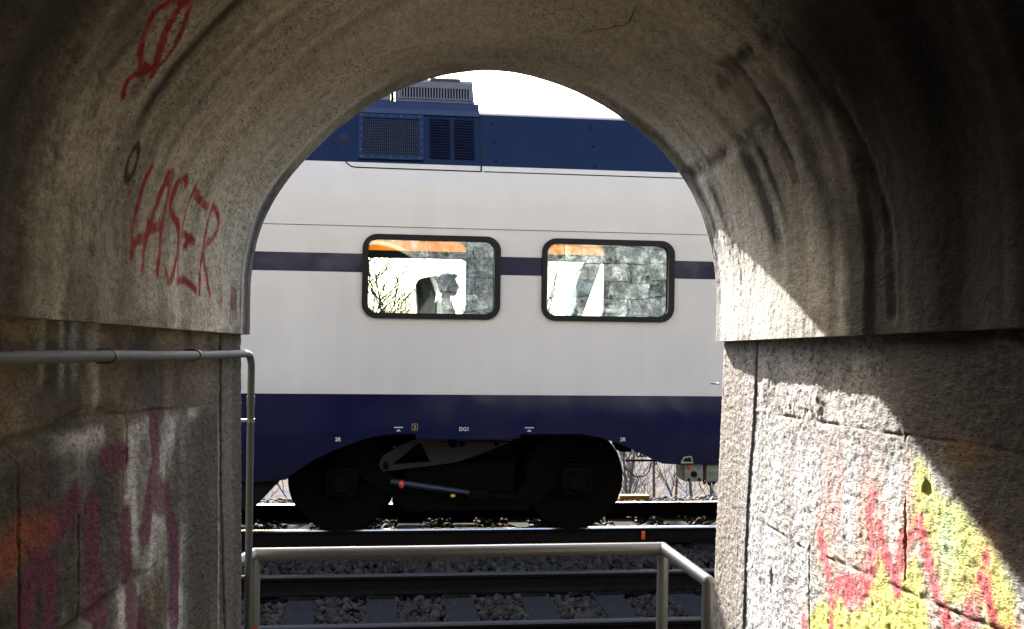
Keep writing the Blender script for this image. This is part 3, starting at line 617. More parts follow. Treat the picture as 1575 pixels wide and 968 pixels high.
def ballast():
    bm = bmesh.new(); bmesh.ops.create_icosphere(bm, subdivisions=2, radius=1); bm.verts.index_update()
    V = np.array([v.co[:] for v in bm.verts]); F = np.array([[v.index for v in f.verts] for f in bm.faces]); bm.free()
    rng = np.random.RandomState(5); var = []
    for k in range(14):
        v = V.copy()
        for _ in range(13):                                # knock flat facets off, as crushed rock has
            n = rng.randn(3); n /= np.linalg.norm(n); d = rng.uniform(.34, .72); p = v@n; v -= np.outer(np.maximum(p-d, 0), n)
        v *= rng.uniform(.75, 1.25, 3)*np.array([1,1,.85]); var.append(v)
    pts = []
    def scatter(u0, u1, n0, n1, dens, zf, sz=(.020,.066)):
        k = int((u1-u0)*(n1-n0)*dens); U = rng.uniform(u0, u1, k); N = rng.uniform(n0, n1, k)
        for u, n in zip(U, N):
            s = sz[0]+(sz[1]-sz[0])*rng.rand()**1.6; z = zf(u, n)
            if z is None: continue
            for c, us in ((3.46, near_us), (0.0, far_us)):   # keep the sleeper tops clear
                if abs(n-c) < 1.32 and min(abs(u-x) for x in us) < .125 and rng.rand() > .025: break
            else: pts.append((u, n, z + rng.uniform(-.02, .012), s))
    def znear(u, n):
        for c in (.75, -.75, 2.71, 4.21):
            if abs(n-c) < .055: return None
        hump = .05*np.clip(1-abs(n-1.75)/.6, 0, 1)
        cut = -.05 if min(abs(n-.75), abs(n-2.71), abs(n-4.21), abs(n+.75)) < .15 else 0
        return -.20 + hump + cut + .03*(vnoise(u*3, n*3)-.5)
    scatter(-3.4, 3.4, -1.7, 4.9, 640, znear); scatter(-3.4, 3.4, 4.9, 6.2, 250, lambda u, n: -.26)
    scatter(-3.8, 4.2, -2.9, -1.4, 420, lambda u, n: -.19-.12*max(0, -n-1.7))
    scatter(-6, -3.4, 0, 5, 90, znear); scatter(3.4, 6.5, 0, 5, 90, znear)
    W = np.array(pts); nv, nf = len(V), len(F); K = len(W)
    out = np.empty((K, nv, 3)); col = np.empty((K, nv, 4)); ct, st = math.cos(TH), math.sin(TH)
    for i, (u, n, z, s) in enumerate(W):
        q = rng.randn(4); q /= np.linalg.norm(q); a, b, c, d = q
        Rm = np.array([[1-2*(c*c+d*d), 2*(b*c-a*d), 2*(b*d+a*c)], [2*(b*c+a*d), 1-2*(b*b+d*d), 2*(c*d-a*b)], [2*(b*d-a*c), 2*(c*d+a*b), 1-2*(b*b+c*c)]])
        out[i] = (var[rng.randint(14)]*s)@Rm.T + (u*ct+n*st, 12.13+u*st-n*ct, z)
        t = rng.uniform(.005, .030); w_ = rng.uniform(.1, .42); col[i] = (t*(1+w_), t, t*(1-w_*.6), 1)
    me = bpy.data.meshes.new('ballast'); me.vertices.add(K*nv); me.vertices.foreach_set('co', out.reshape(-1).astype(np.float32))
    f = (F[None]+(np.arange(K)*nv)[:, None, None]).reshape(-1, 3); me.loops.add(f.size); me.loops.foreach_set('vertex_index', f.reshape(-1).astype(np.int32))
    me.polygons.add(len(f)); me.polygons.foreach_set('loop_start', np.arange(0, f.size, 3, dtype=np.int32)); me.update(calc_edges=True)
    ca = me.color_attributes.new('Paint', 'FLOAT_COLOR', 'POINT'); ca.data.foreach_set('color', col.reshape(-1).astype(np.float32))
    me.materials.append(M['stone']); o = bpy.data.objects.new('ballast', me); COL.objects.link(o)
    tag(o, 'dark crushed stone ballast between the tracks', 'ballast', kind='stuff')
ballast()
m = MB(); m.box(-.20, .20, -.05, .05, -.12, -.06, .01); o = m.build('marker_board', M['yellow']); o.location = wpt(2.24, -1.62, .0); o.rotation_euler = (0, 0, TH); tag(o, 'low yellow timber block lying beyond the far rail', 'timber block')

# ------------------------------------------------------------ the train
train = place(empty('railway_carriage')); tag(train, 'grey and navy blue railway carriage standing outside the passage', 'train carriage')
U0, U1 = -9.0, 16.0; PITCH = 1.785
wins = [(-1.286+PITCH*k, .083+PITCH*k) for k in range(0, 8)]
wins = wins[:2] + [(a+.14, c+.14) for a, c in wins[2:]]
farwins = [(-1.39, .004), (.45, 1.777)] + [(-1.286+PITCH*k, .083+PITCH*k) for k in range(3, 8)]
def panel(mb, poly, n, holes=(), mi=0):
    """flat side panel at offset n on the near (or, negative, far) side"""
    loops = [poly] + list(holes); flat = [p for l in loops for p in l]
    tris = tessellate_polygon([[Vector((p[0], p[1], 0)) for p in l] for l in loops])
    mb.add([(p[0], -n, p[1]) for p in flat], [tuple(t) for t in tris], mi)
sk = [(-2.10,.545),(-1.99,.625),(-1.90,.70),(-1.72,.82),(-1.493,.929),(-1.25,1.02),(-1.10,1.055),(-.988,1.07),(-.732,1.071),(-.732,1.019),(.111,1.02),(.307,1.03),(.307,1.072),(.937,1.073),(1.12,1.04),(1.273,.994),(1.45,.925),(1.648,.829),(1.78,.772),(2.024,.762)]
def skirt_poly(): return [(U0, .60), (-2.3, .60)] + sk[1:] + [(U1, .74), (U1, 1.464), (U0, 1.464)]
b = MB()
for sd in (1, -1):
    panel(b, skirt_poly(), sd*1.42)
    hol = [rrect(a+.02, c-.02, 2.232, 3.023, .11) for a, c in wins] if sd > 0 else [rrect(a+.01, c-.01, 2.20, 3.20, .12) for a, c in farwins]
    panel(b, [(U0,1.464),(U1,1.464),(U1,3.115),(U0,3.115)] if sd > 0 else [(U0,1.464),(U1,1.464),(U1,3.25),(U0,3.25)], sd*1.42, hol)
    z2 = 3.115 if sd > 0 else 3.25
    prof = [(1.42,z2),(1.40,3.40),(1.35,3.62),(1.305,3.76),(1.20,4.0),(1.10,4.22),(1.045,4.325),(.98,4.37),(.80,4.42),(.4,4.45),(0,4.46)]
    for (n0, z0), (n1, z1) in zip(prof[:-1], prof[1:]):
        b.add([(U0,-sd*n0,z0),(U1,-sd*n0,z0),(U1,-sd*n1,z1),(U0,-sd*n1,z1)], [(0,1,2,3)])
    # turned-in skirt edge gives the panel its thickness
    e = [(-2.3, .60)] + sk[1:] + [(U1, .74)]
    for (a0, a1), (c0, c1) in zip(e[:-1], e[1:]): b.add([(a0,-sd*1.42,a1),(c0,-sd*1.42,c1),(c0,-sd*1.37,c1+.004),(a0,-sd*1.37,a1+.004)], [(0,1,2,3)])
for u in (U0, U1): b.add([(u,-1.42,.6),(u,1.42,.6),(u,1.42,3.2),(u,1.3,3.76),(u,1.04,4.33),(u,0,4.46),(u,-1.04,4.33),(u,-1.3,3.76),(u,-1.42,3.2)], [tuple(range(9))])
bm_ = bmesh.new(); body = b.build('body_shell', M['livery'], train, smooth=25, recalc=False)
bm_.from_mesh(body.data); bmesh.ops.remove_doubles(bm_, verts=bm_.verts, dist=.0005); bmesh.ops.recalc_face_normals(bm_, faces=bm_.faces); bm_.to_mesh(body.data); bm_.free()
body.data.set_sharp_from_angle(angle=R(25))
# interior lining: floor, ceiling, far lining ring
m = MB(); m.box(U0+.1, U1-.1, -1.36, 1.36, 1.28, 1.40); m.build('cabin_floor', M['interior'], train)
m = MB(); m.box(U0+.1, U1-.1, -1.30, 1.30, 3.26, 3.30); m.build('cabin_ceiling', M['interior'], train)
m = MB(); panel(m, [(U0+.1,1.40),(U1-.1,1.40),(U1-.1,3.26),(U0+.1,3.26)], -1.39, [rrect(a+.0, c-.0, 2.19, 2.948, .11) for a, c in farwins] + [rrect(a+.0, c-.0, 3.045, 3.20, .03) for a, c in farwins]); m.build('cabin_lining', M['interior'], train)
m = MB(); panel(m, [(U0+.1,1.40),(U1-.1,1.40),(U1-.1,3.26),(U0+.1,3.26)], 1.39, [rrect(a+.03, c-.03, 2.24, 3.015, .1) for a, c in wins]); m.build('cabin_lining', M['interior'], train)
m = MB(); m.box(U0+.1, U1-.1, -1.36, 1.36, 1.10, 1.27); m.box(U0+.1, U1-.1, -.9, .9, .98, 1.10); m.build('underframe', M['black'], train)
for i, (a, c) in enumerate(wins):
    m = MB(); m.prism(rrect(a, c, 2.212, 3.043, .145), -1.452, -1.40, [rrect(a+.062, c-.062, 2.212+.056, 3.043-.056, .09)]); fr = m.build('window', M['rubber'], train, smooth=35)
    bv = fr.modifiers.new('bevel', 'BEVEL'); bv.width = .012; bv.segments = 3; bv.limit_method = 'ANGLE'; bv.angle_limit = R(50)
    m = MB(); m.prism(rrect(a+.05, c-.05, 2.212+.045, 3.043-.045, .1), -1.4295, -1.4225); uc_ = (a+c)/2; m.v = [(uc_+(x-uc_)*math.cos(R(2.2))-(y+1.426)*math.sin(R(2.2)), -1.426+(x-uc_)*math.sin(R(2.2))+(y+1.426)*math.cos(R(2.2)), z) for x, y, z in m.v]; m.build('pane', M['glass'], fr, smooth=0)
for i, (a, c) in enumerate(farwins):
    # far side: clear opening below, roller blind pulled down over the top
    m = MB(); m.prism(rrect(a-.03, c+.03, 2.15, 3.235, .145), 1.398, 1.44, [rrect(a+.03, c-.03, 2.24, 3.19, .12)]); ff = m.build('window', M['rubber'], train, smooth=35)
    m = MB(); m.box(a-.015, c+.015, 1.393, 1.396, 3.0, 3.215); m.build('roller_blind', M['blind'], train)
# panel seams
m = MB()
def seam(pts, wd=.007):
    for (u0, n0, z0), (u1, n1, z1) in zip(pts[:-1], pts[1:]):
        d = Vector((u1-u0, -(n1-n0), z1-z0)); L = d.length; d.normalize(); nrm = Vector((0, -1, .2)).normalized(); s_ = d.cross(nrm).normalized()*wd
        p, q = Vector((u0,-n0,z0))+nrm*.003-d*.002, Vector((u1,-n1,z1))+nrm*.003+d*.002; m.add([p-s_, p+s_, q+s_, q-s_], [(0,1,2,3)])
def sn(z): return 1.42 if z < 3.115 else float(np.interp(z, [3.115,3.40,3.62,3.76,4.0,4.22,4.325], [1.42,1.40,1.35,1.305,1.20,1.10,1.045]))
seam([(U0, 1.42, 3.116), (U1, 1.42, 3.116)], .0028)
line = [(-1.80, 4.25), (-1.647, 4.06), (-1.55, 3.90), (-1.49, 3.80), (-1.45, 3.74), (-1.41, 3.712), (-1.36, 3.705), (-.116, 3.702)]
seam([(u, sn(z), z) for u, z in line], .0065); seam([(-.116, sn(z), z) for z in (3.702, 3.76, 4.0, 4.22, 4.33)], .008); seam([(-.09, sn(3.702), 3.702), (U1, sn(3.702), 3.702)], .0055)
m.build('panel_seam', M['rubber'], train, smooth=0, recalc=False)
# grilles and louvres on the sloping roof side
def on_slope(u, z, out=0.0): n = sn(z)+out; return (u, -n, z+out*.44)
def slope_quad(mb, u0, u1, z0, z1, o0, o1):
    P8 = [on_slope(u, z, o) for o in (o0, o1) for u, z in ((u0,z0),(u1,z0),(u1,z1),(u0,z1))]
    mb.add(P8, [(0,3,2,1),(4,5,6,7),(0,1,5,4),(1,2,6,5),(2,3,7,6),(3,0,4,7)])
g = MB(); slope_quad(g, -1.30, -.74, 3.83, 4.235, -.004, .006); gr = g.build('roof_grille', M['black'], train, smooth=0)
g = MB()
for k in range(29): u = -1.29+.0192*k; slope_quad(g, u, u+.005, 3.83, 4.235, .006, .014)
for k in range(14): z = 3.845+.029*k; slope_quad(g, -1.30, -.74, z, z+.003, .006, .010)
g.build('mesh_bars', plain('dark blue grille bars', (.012,.022,.05), .5, .2, bump=0), gr, smooth=0)
g = MB(); slope_quad(g, -1.345, -1.30, 3.79, 4.28, -.003, .022); slope_quad(g, -.74, -.695, 3.79, 4.28, -.003, .022); slope_quad(g, -1.30, -.74, 4.235, 4.28, -.003, .022); slope_quad(g, -1.30, -.74, 3.79, 3.83, -.003, .022)
M['roof_blue'] = plain('roof blue paint', (.003,.009,.040), .3, 0, var=.15, spec=.3, bump=.04); g.build('grille_frame', M['roof_blue'], gr, smooth=0)
g = MB()
for k in range(7):
    for u, z in ((-1.322, 3.81+.075*k), (-.718, 3.81+.075*k)): g.sphere(on_slope(u, z, .022), .008, 8)
    for z in (4.257, 3.81): g.sphere(on_slope(-1.30+.0933*k, z, .022), .008, 8)
g.build('grille_screw', M['roof_grey'], gr)
for a, c in ((-.635, -.425), (-.385, -.178)):
    g = MB(); slope_quad(g, a, c, 3.825, 4.275, -.004, .004); lv = g.build('louvre', M['black'], train, smooth=0)
    g = MB()
    for k in range(15):
        z = 3.832+.0297*k; P6 = [on_slope(a, z, .022), on_slope(c, z, .022), on_slope(c, z+.022, .004), on_slope(a, z+.022, .004), on_slope(c, z-.004, .018), on_slope(a, z-.004, .018)]
        g.add(P6, [(0,1,2,3),(5,4,1,0)])
    g.build('louvre_slat', M['roof_blue'], lv, smooth=0, recalc=False)
g = MB(); g.sphere(on_slope(-1.497, 3.996, 0), (.055, .02, .055), 20); g.build('filler_cap', plain('dark blue cap', (.010,.011,.025), .6, spec=.2), train)
for u, z in ((.018,4.235),(.032,4.034),(1.04,4.226),(1.052,4.016),(2.06,4.226),(2.07,4.016),(.035,3.815),(1.055,3.80)):
    g = MB(); g.sphere(on_slope(u, z, .001), (.015,.008,.015), 10); g.build('bolt_head', M['black'], train)
# roof unit on top: raised blue plinth, grey housing, slatted grille
g = MB(); pr = [(-1.075,4.30),(-1.02,4.36),(-.95,4.45),(-.90,4.47),(.90,4.47),(1.02,4.36)]
g.add([(-5.0,p,z) for p, z in pr]+[(-.118,p,z) for p, z in pr], [(i,i+1,7+i,6+i) for i in range(5)]+[(0,5,11,6),tuple(range(6)),tuple(range(6,12))]); g.build('roof_plinth', M['roof_blue'], train, smooth=0)
g = MB(); pr = [(-.93,4.44),(-.90,4.50),(-.86,4.68),(-.82,4.715),(.82,4.715),(.90,4.50),(.93,4.44)]
g.add([(-.955 if False else -.98,p,z) for p, z in pr]+[(-.150 if z < 4.5 else -.165-.05*(z-4.5),p,z) for p, z in pr], [(i,i+1,8+i,7+i) for i in range(6)]+[(0,6,13,7),tuple(range(7)),tuple(range(7,14))]); ru = g.build('roof_unit', M['roof_grey'], train, smooth=20)
g = MB(); g.add([(-4.8,p,z) for p, z in [(-.91,4.44),(-.88,4.60),(.88,4.60),(.91,4.44)]]+[(-1.03,p,z) for p, z in [(-.91,4.44),(-.88,4.60),(.88,4.60),(.91,4.44)]], [(0,1,5,4),(1,2,6,5),(2,3,7,6),(0,1,2,3),(4,5,6,7)]); g.build('roof_unit', M['roof_grey'], train, smooth=0)
def un(z): return float(np.interp(z, [4.44,4.50,4.68], [.93,.90,.86]))
def ubox(mb, u0, u1, z0, z1, o): mb.add([(u0,-un(z0)-o,z0),(u1,-un(z0)-o,z0),(u1,-un(z1)-o,z1),(u0,-un(z1)-o,z1),(u0,-un(z0)+.01,z0),(u1,-un(z0)+.01,z0),(u1,-un(z1)+.01,z1),(u0,-un(z1)+.01,z1)], [(0,1,2,3),(0,4,5,1),(1,5,6,2),(2,6,7,3),(3,7,4,0)])
g = MB(); ubox(g, -.93, -.205, 4.505, 4.615, .003); g.build('unit_grille', M['black'], ru, smooth=0)
g = MB()
for k in range(25): u = -.925+.0295*k; ubox(g, u, u+.011, 4.505, 4.615, .012)
g.build('grille_slat', plain('grey blue slats', (.10,.11,.15), .5, .3, bump=0), ru, smooth=0)
g = MB(); ubox(g, -.95, -.18, 4.615, 4.628, .016); ubox(g, -.95, -.18, 4.492, 4.505, .016); ubox(g, -.205, -.185, 4.505, 4.615, .016); ubox(g, -.955, -.93, 4.505, 4.615, .016); g.build('grille_frame', M['roof_grey'], ru, smooth=0)
g = MB(); g.box(-.62, -.30, -.84, -.5, 4.715, 4.735, .005); g.box(-.45, -.42, -.80, -.77, 4.735, 4.755, .004); g.build('lid', M['roof_grey'], ru)
g = MB(); g.box(-1.028, -.995, -.93, -.86, 4.44, 4.66, .006); g.build('roof_post', M['dark_metal'], train)
# stencil marks
def text(s, u, z, h, mat, label=None):
    cu = bpy.data.curves.new('t', 'FONT'); cu.body = s; cu.size = h/.70; cu.align_x = 'CENTER'; cu.extrude = .0; cu.offset = .0015
    to = bpy.data.objects.new('t', cu); COL.objects.link(to); dg = bpy.context.evaluated_depsgraph_get(); dg.update(); me = bpy.data.meshes.new_from_object(to.evaluated_get(dg)); bpy.data.objects.remove(to)
    o = bpy.data.objects.new('stencil_lettering', me); COL.objects.link(o); me.materials.clear(); me.materials.append(mat); o.parent = train
    o.location = (u, -1.4235, z-h/2); o.rotation_euler = (R(90), 0, 0); o['label'] = label; return o
text('DG1', -.256, 1.123, .036, M['white_mark'], 'small white lettering DG1'); text('2R', -1.495, 1.019, .036, M['white_mark'], 'small white lettering 2R by the left wheel arch'); text('2R', 1.36, 1.021, .036, M['white_mark'], 'small white lettering 2R by the right wheel arch')
text('2', -.746, 1.141, .038, M['ochre_mark'], 'ochre digit 2 in a frame')
g = MB(); g.prism(rrect(-.776,-.716,1.108,1.174,.005,2), -1.4235, -1.421, [rrect(-.771,-.721,1.113,1.169,.004,2)]); g.build('stencil_frame', M['ochre_mark'], train, smooth=0)
for u in (-.906, .399):
    g = MB(); g.prism([(u-.045,1.132),(u+.045,1.132),(u+.045,1.142),(u-.045,1.142)], -1.4235, -1.421); g.prism([(u-.022,1.098),(u+.022,1.098),(u+.007,1.116),(u-.007,1.116)], -1.4235, -1.421); g.build('jacking_mark', M['white_mark'], train, smooth=0)
# bogie
g = MB(); fx = [(-1.09,.70),(-1.06,.80),(-.85,.92),(-.66,1.0),(-.50,1.03),(.27,1.01),(.30,.96),(.08,.87),(-.10,.80),(-.30,.735),(-.55,.70),(-.92,.655),(-1.05,.64)]
g.prism(fx, -1.01, -.95, [[(-.95,.715),(-.70,.925),(-.665,.935),(-.57,.74)]]); bg_ = g.build('bogie_frame', M['grey_metal'], train, smooth=0)
bv = bg_.modifiers.new('bevel', 'BEVEL'); bv.width = .012; bv.segments = 2; bv.limit_method = 'ANGLE'; bv.angle_limit = R(40)
g = MB(); g.box(-.48,.25,-1.03,-1.01,.985,1.0,.004); g.box(-.48,.25,-1.03,-1.01,.945,.955,.003)
for u in (-.24, .12): g.sphere((u,-1.02,.925), (.028,.015,.028), 10)
g.sphere((-.34,-1.02,.94), (.05,.015,.06), 10); g.sphere((-1.02,-1.02,.70), (.03,.02,.04), 10); g.build('frame_fitting', M['dark_metal'], bg_)
for uc in (-1.466, .97):
    for sd in (1, -1):
        g = MB(); g.lathe([(-.075,.44),(-.07,.52),(.055,.53),(.058,.56),(.078,.56),(.082,.44),(.02,.40),(.03,.12),(.09,.10),(.09,.01),(-.12,.01),(-.13,.10),(-.05,.12),(-.035,.40)] if sd > 0 else [(.075,.44),(.07,.52),(-.055,.53),(-.058,.56),(-.078,.56),(-.082,.44),(-.02,.40),(-.03,.01),(.03,.01),(.035,.40)], (uc, -sd*.78, .53), 64)
        g.build('wheel', M['dark_metal'], bg_)
    g = MB(); g.tube([(uc,-.7,.53),(uc,.7,.53)], .085, 16); g.build('axle', M['dark_metal'], bg_)
    g = MB(); g.box(uc-.17, uc+.17, -1.06, -.90, .38, .70, .04); g.lathe([(-.03,.10),(0,.12),(.02,.12)], (uc,-1.06,.54), 24); g.build('axle_box', M['dark_metal'], bg_)
    g = MB()
    for k in range(6): g.lathe([(0,.10),(.012,.115),(.03,.10)], (uc,-.98,.70+.04*k), 18, 'z')
    g.build('spring', M['dark_metal'], bg_)
g = MB(); g.box(-.93,.42,-.55,.92,.12,.80,.05); g.box(-2.0,.80,-.6,.6,.86,1.09,.02); g.box(-.85,.35,-.86,-.55,.30,.72,.06); g.box(-.80,.28,-.9,.9,.80,.97,.04); g.build('traction_motor', M['dark_metal'], bg_)
g = MB(); g.prism([(-1.55,.76),(-1.15,.72),(-.95,.58),(-.70,.42),(.35,.40),(.55,.62),(1.05,.72),(1.10,.62),(.75,.45),(.45,.22),(-.80,.22),(-1.0,.42),(-1.3,.58),(-1.55,.62)], -.94, -.86); g.build('side_beam', M['dark_metal'], bg_, smooth=0)
g = MB(); g.tube([(-.97,-1.10,.552),(-.17,-1.10,.432)], .030, 14); g.tube([(-.90,-1.10,.541),(-.45,-1.10,.474)], .036, 14); dp = g.build('damper', M['damper'], bg_)
g = MB(); g.tube([(-.17,-1.10,.432),(.40,-1.10,.36)], .020, 12); g.box(-.17,.02,-1.14,-1.05,.36,.47,.02); g.build('damper_rod', M['dark_metal'], bg_)
g = MB(); g.sphere((-.86,-1.125,.525), (.03,.02,.04), 12); g.build('red_cap', M['red'], bg_); g = MB(); g.sphere((-.335,-1.11,.405), (.028,.02,.018), 10); g.build('ochre_cap', M['ochre'], bg_)
# underframe gear: left equipment box with raked end, right panels, pipe and cable
g = MB(); g.prism([(-8.5,.30),(-2.33,.30),(-2.02,.64),(-2.0,.80),(-8.5,.80)], -1.30, 1.2); g.build('equipment_box', M['black'], train, smooth=0)
g = MB(); g.box(2.03,2.225,-1.36,-1.10,.578,.760,.008); eb = g.build('control_panel', M['box_beige'], train)
g = MB(); g.lathe([(-.012,.03),(0,.034),(.006,.034)], (2.128,-1.362,.655), 20); g.sphere((2.075,-1.362,.60),(.016,.008,.016),10); g.sphere((2.185,-1.362,.60),(.016,.008,.016),10); g.build('dial', M['black'], eb)
g = MB(); g.lathe([(-.015,.018),(0,.02),(.005,.02)], (2.072,-1.362,.718), 16); g.build('red_button', M['red'], eb); g = MB(); g.lathe([(-.01,.016),(0,.018),(.005,.018)], (2.18,-1.362,.718), 16); g.build('blue_button', M['blue_knob'], eb)
g = MB(); g.box(2.262,2.62,-1.36,-1.10,.578,.760,.008); eb = g.build('control_panel', M['box_beige'], train)
g = MB(); g.box(2.285,2.345,-1.366,-1.355,.645,.69,.003); g.box(2.375,2.435,-1.366,-1.355,.645,.69,.003); g.box(2.465,2.525,-1.366,-1.355,.645,.69,.003); g.build('green_plate', M['green'], eb)
g = MB(); g.tube(curve([(2.28,-1.2,.578),(2.29,-1.2,.53),(2.32,-1.2,.57),(2.34,-1.2,.52),(2.37,-1.2,.57),(2.39,-1.2,.53),(2.42,-1.2,.578)], 5), .010, 8); g.build('hose', M['rubber'], train)
g = MB(); g.box(3.0,15,-1.25,1.2,.28,.78,.02); g.build('equipment_box', M['black'], train)
g = MB(); g.tube([(1.975,-1.43,.79),(2.0,-1.43,.835),(2.075,-1.43,.845),(2.085,-1.43,.80)], .010, 8); g.box(1.965,2.095,-1.445,-1.421,.775,.792,.003); g.build('coupling_bracket', M['galv'], train)
g = MB(); g.tube([(1.45,-1.2,.775),(1.86,-1.2,.775)], .011, 8); g.build('pipe', M['rubber'], train)
g = MB(); g.tube(curve([(1.45,-1.2,.70),(1.52,-1.2,.63),(1.60,-1.2,.605),(1.68,-1.2,.64),(1.72,-1.2,.75)], 8), .006, 8); g.build('cable', M['rubber'], train)
g = MB(); g.prism([(1.30,.99),(1.36,.88),(1.78,.862),(1.72,.90),(1.5,.96)], -1.30, -1.1); g.build('step_bracket', M['dark_metal'], train, smooth=0)
g = MB(); g.lathe([(0,.020),(.07,.022),(.085,.012)], (1.50,-1.31,.855), 12, 'z'); g.build('sand_pipe', M['white_mark'], train)
g = MB()
for k in range(3): g.tube(curve([(1.57+.035*k,-1.2,.865),(1.565+.035*k,-1.2,.83),(1.585+.035*k,-1.2,.815),(1.60+.035*k,-1.2,.84)], 4), .007, 6)
g.build('spring_clip', M['rubber'], train)
# seats: silhouettes against the far windows
def seat(u, n, lean, facing, top, wd=.24, thick=0.0):
    def q(x, z): return (u + facing*(x + lean*(z-1.8)), z)
    g = MB(); g.prism([q(-.07,1.78), q(.05+thick*.4,1.78), q(.06+thick*.6,2.35), q(.07+thick,top-.14), q(.06+thick,top-.03), q(.02+thick*.8,top), q(-.04,top-.03), q(-.075,top-.10)], -n-wd, -n+wd)
    s_ = g.build('passenger_seat', M['seat'], train, smooth=0); bv = s_.modifiers.new('bevel', 'BEVEL'); bv.width = .03; bv.segments = 3; bv.limit_method = 'ANGLE'
    g = MB(); g.box(min(u, u+facing*.5), max(u, u+facing*.5), -n-wd, -n+wd, 1.70, 1.84, .04); g.build('cushion', M['seat'], s_)
    g = MB(); g.box(u+facing*.1, u+facing*.1+.3*facing if facing > 0 else u+facing*.1, -n-.15, -n+.15, 1.40, 1.70, .02) if facing > 0 else g.box(u-.4, u-.1, -n-.15, -n+.15, 1.40, 1.70, .02); g.build('pedestal', M['black'], s_); return s_
seat(-.56, -.62, -.06, 1, 2.70, thick=.10); seat(1.06, -.62, .34, 1, 3.0); seat(1.66, -.62, .44, 1, 3.0, .22)
for k in range(-3, 8):
    if k not in (0, 1, 2): seat(-.575+PITCH*k, -.62, -.06, 1, 2.66)
g = MB(); g.prism([(1.905,2.20),(2.02,2.20),(1.975,2.40),(1.955,2.47),(1.945,2.40)], -1.10, -1.04); g.build('seat_cover', M['blue_cloth'], train, smooth=0)

# ------------------------------------------------------------ the passenger
def remeshed(mb, name, mat, parent, vox):
    o = mb.build(name, mat, parent, smooth=0); r_ = o.modifiers.new('remesh', 'REMESH'); r_.mode = 'VOXEL'; r_.voxel_size = vox; r_.use_smooth_shade = True
    s_ = o.modifiers.new('smooth', 'SMOOTH'); s_.iterations = 4; s_.factor = .5; return o
hx, hz = -.285, 2.60
g = MB(); g.sphere((hx-.01,0,hz+.03), (.098,.078,.105), 20); g.sphere((hx+.035,0,hz-.03), (.070,.062,.09), 18); g.sphere((hx+.055,0,hz-.095), (.035,.035,.030), 12)
g.tube([(hx+.085,0,hz+.03),(hx+.118,0,hz-.028),(hx+.095,0,hz-.038)], [.013,.017,.010], 8); g.sphere((hx+.093,0,hz-.068), (.016,.026,.009), 10)
for sd in (-1, 1):
    g.sphere((hx+.078,sd*.030,hz+.018), (.016,.017,.011), 8); g.sphere((hx-.01,sd*.080,hz-.005), (.020,.010,.032), 10)
g.tube([(hx-.03,0,hz-.05),(hx-.05,0,hz-.20)], [.055,.062], 14)
tor = [(hx-.06,0,hz-.19),(hx-.07,0,hz-.30),(hx-.09,0,hz-.50),(hx-.10,0,1.92)]; g.tube(tor, [.07,.135,.13,.145], 16)
for sd in (-1, 1):
    sh = (hx-.06, sd*.185, hz-.255); el = (hx-.02, sd*.235, hz-.53); wr = (hx+.22, sd*.13, hz-.60)
    g.tube([(hx-.06,0,hz-.215), sh], [.07,.062], 12); g.tube([sh, el], [.056,.046], 12); g.tube([el, wr], [.046,.031], 12)
    g.tube([wr, (wr[0]+.09, wr[1]-.01*sd, wr[2]-.01)], [.030,.036], 10)
    for k in range(4): y = wr[1]-.01*sd+(k-1.5)*.021; L = (.06,.075,.08,.065)[k]; x0 = wr[0]+.085; g.tube([(x0,y,wr[2]-.01),(x0+L*.55,y,wr[2]-.018),(x0+L,y,wr[2]-.05)], [.0095,.009,.007], 8)
    g.tube([(wr[0]+.02,wr[1]-.03*sd,wr[2]-.005),(wr[0]+.06,wr[1]-.058*sd,wr[2]-.01),(wr[0]+.09,wr[1]-.062*sd,wr[2]-.03)], [.012,.011,.008], 8)
    hp = (hx-.09, sd*.09, 1.92); kn = (hx+.36, sd*.10, 1.93); an = (hx+.36, sd*.10, 1.48)
    g.tube([hp, kn], [.085,.058], 12); g.tube([kn, an], [.055,.038], 12); g.tube([(an[0]-.05,an[1],1.45),(an[0]+.17,an[1],1.435)], [.042,.034], 10)
for i in range(len(g.v)): x, y, z = g.v[i]; g.v[i] = (x, y, z)
person = remeshed(g, 'person', M['skin'], None, .009)
person.location = wpt(0, -.62, 0); person.rotation_euler = (0, 0, TH)
tag(person, 'seated passenger in a dark jacket in profile behind the left train window', 'person')
g = MB(); g.sphere((hx-.03,0,hz+.055), (.108,.092,.10), 20); g.sphere((hx-.085,0,hz-.01), (.06,.075,.09), 16); g.sphere((hx-.165,0,hz+.07), (.055,.055,.05), 14)
g.sphere((hx+.05,0,hz+.115), (.05,.055,.03), 12); remeshed(g, 'hair', M['hair'], person, .010)
g = MB(); g.tube([(hx-.055,0,hz-.165),(hx-.06,0,hz-.20),(hx-.07,0,hz-.30),(hx-.09,0,hz-.50),(hx-.10,0,1.90)], [.075,.10,.155,.15,.16], 18)
for sd in (-1, 1):
    sh = (hx-.06, sd*.19, hz-.25); el = (hx-.02, sd*.24, hz-.53); wr = (hx+.20, sd*.14, hz-.595)
    g.tube([(hx-.06,0,hz-.215), sh], [.085,.075], 12); g.tube([sh, el, wr], [.070,.058,.045], 12)
remeshed(g, 'jacket', M['jacket'], person, .012)
g = MB()
for sd in (-1, 1): g.tube([(hx-.09,sd*.09,1.92),(hx+.37,sd*.10,1.935)], [.10,.072], 12); g.tube([(hx+.365,sd*.10,1.94),(hx+.36,sd*.10,1.50)], [.072,.055], 12)
remeshed(g, 'trousers', M['jacket'], person, .012)

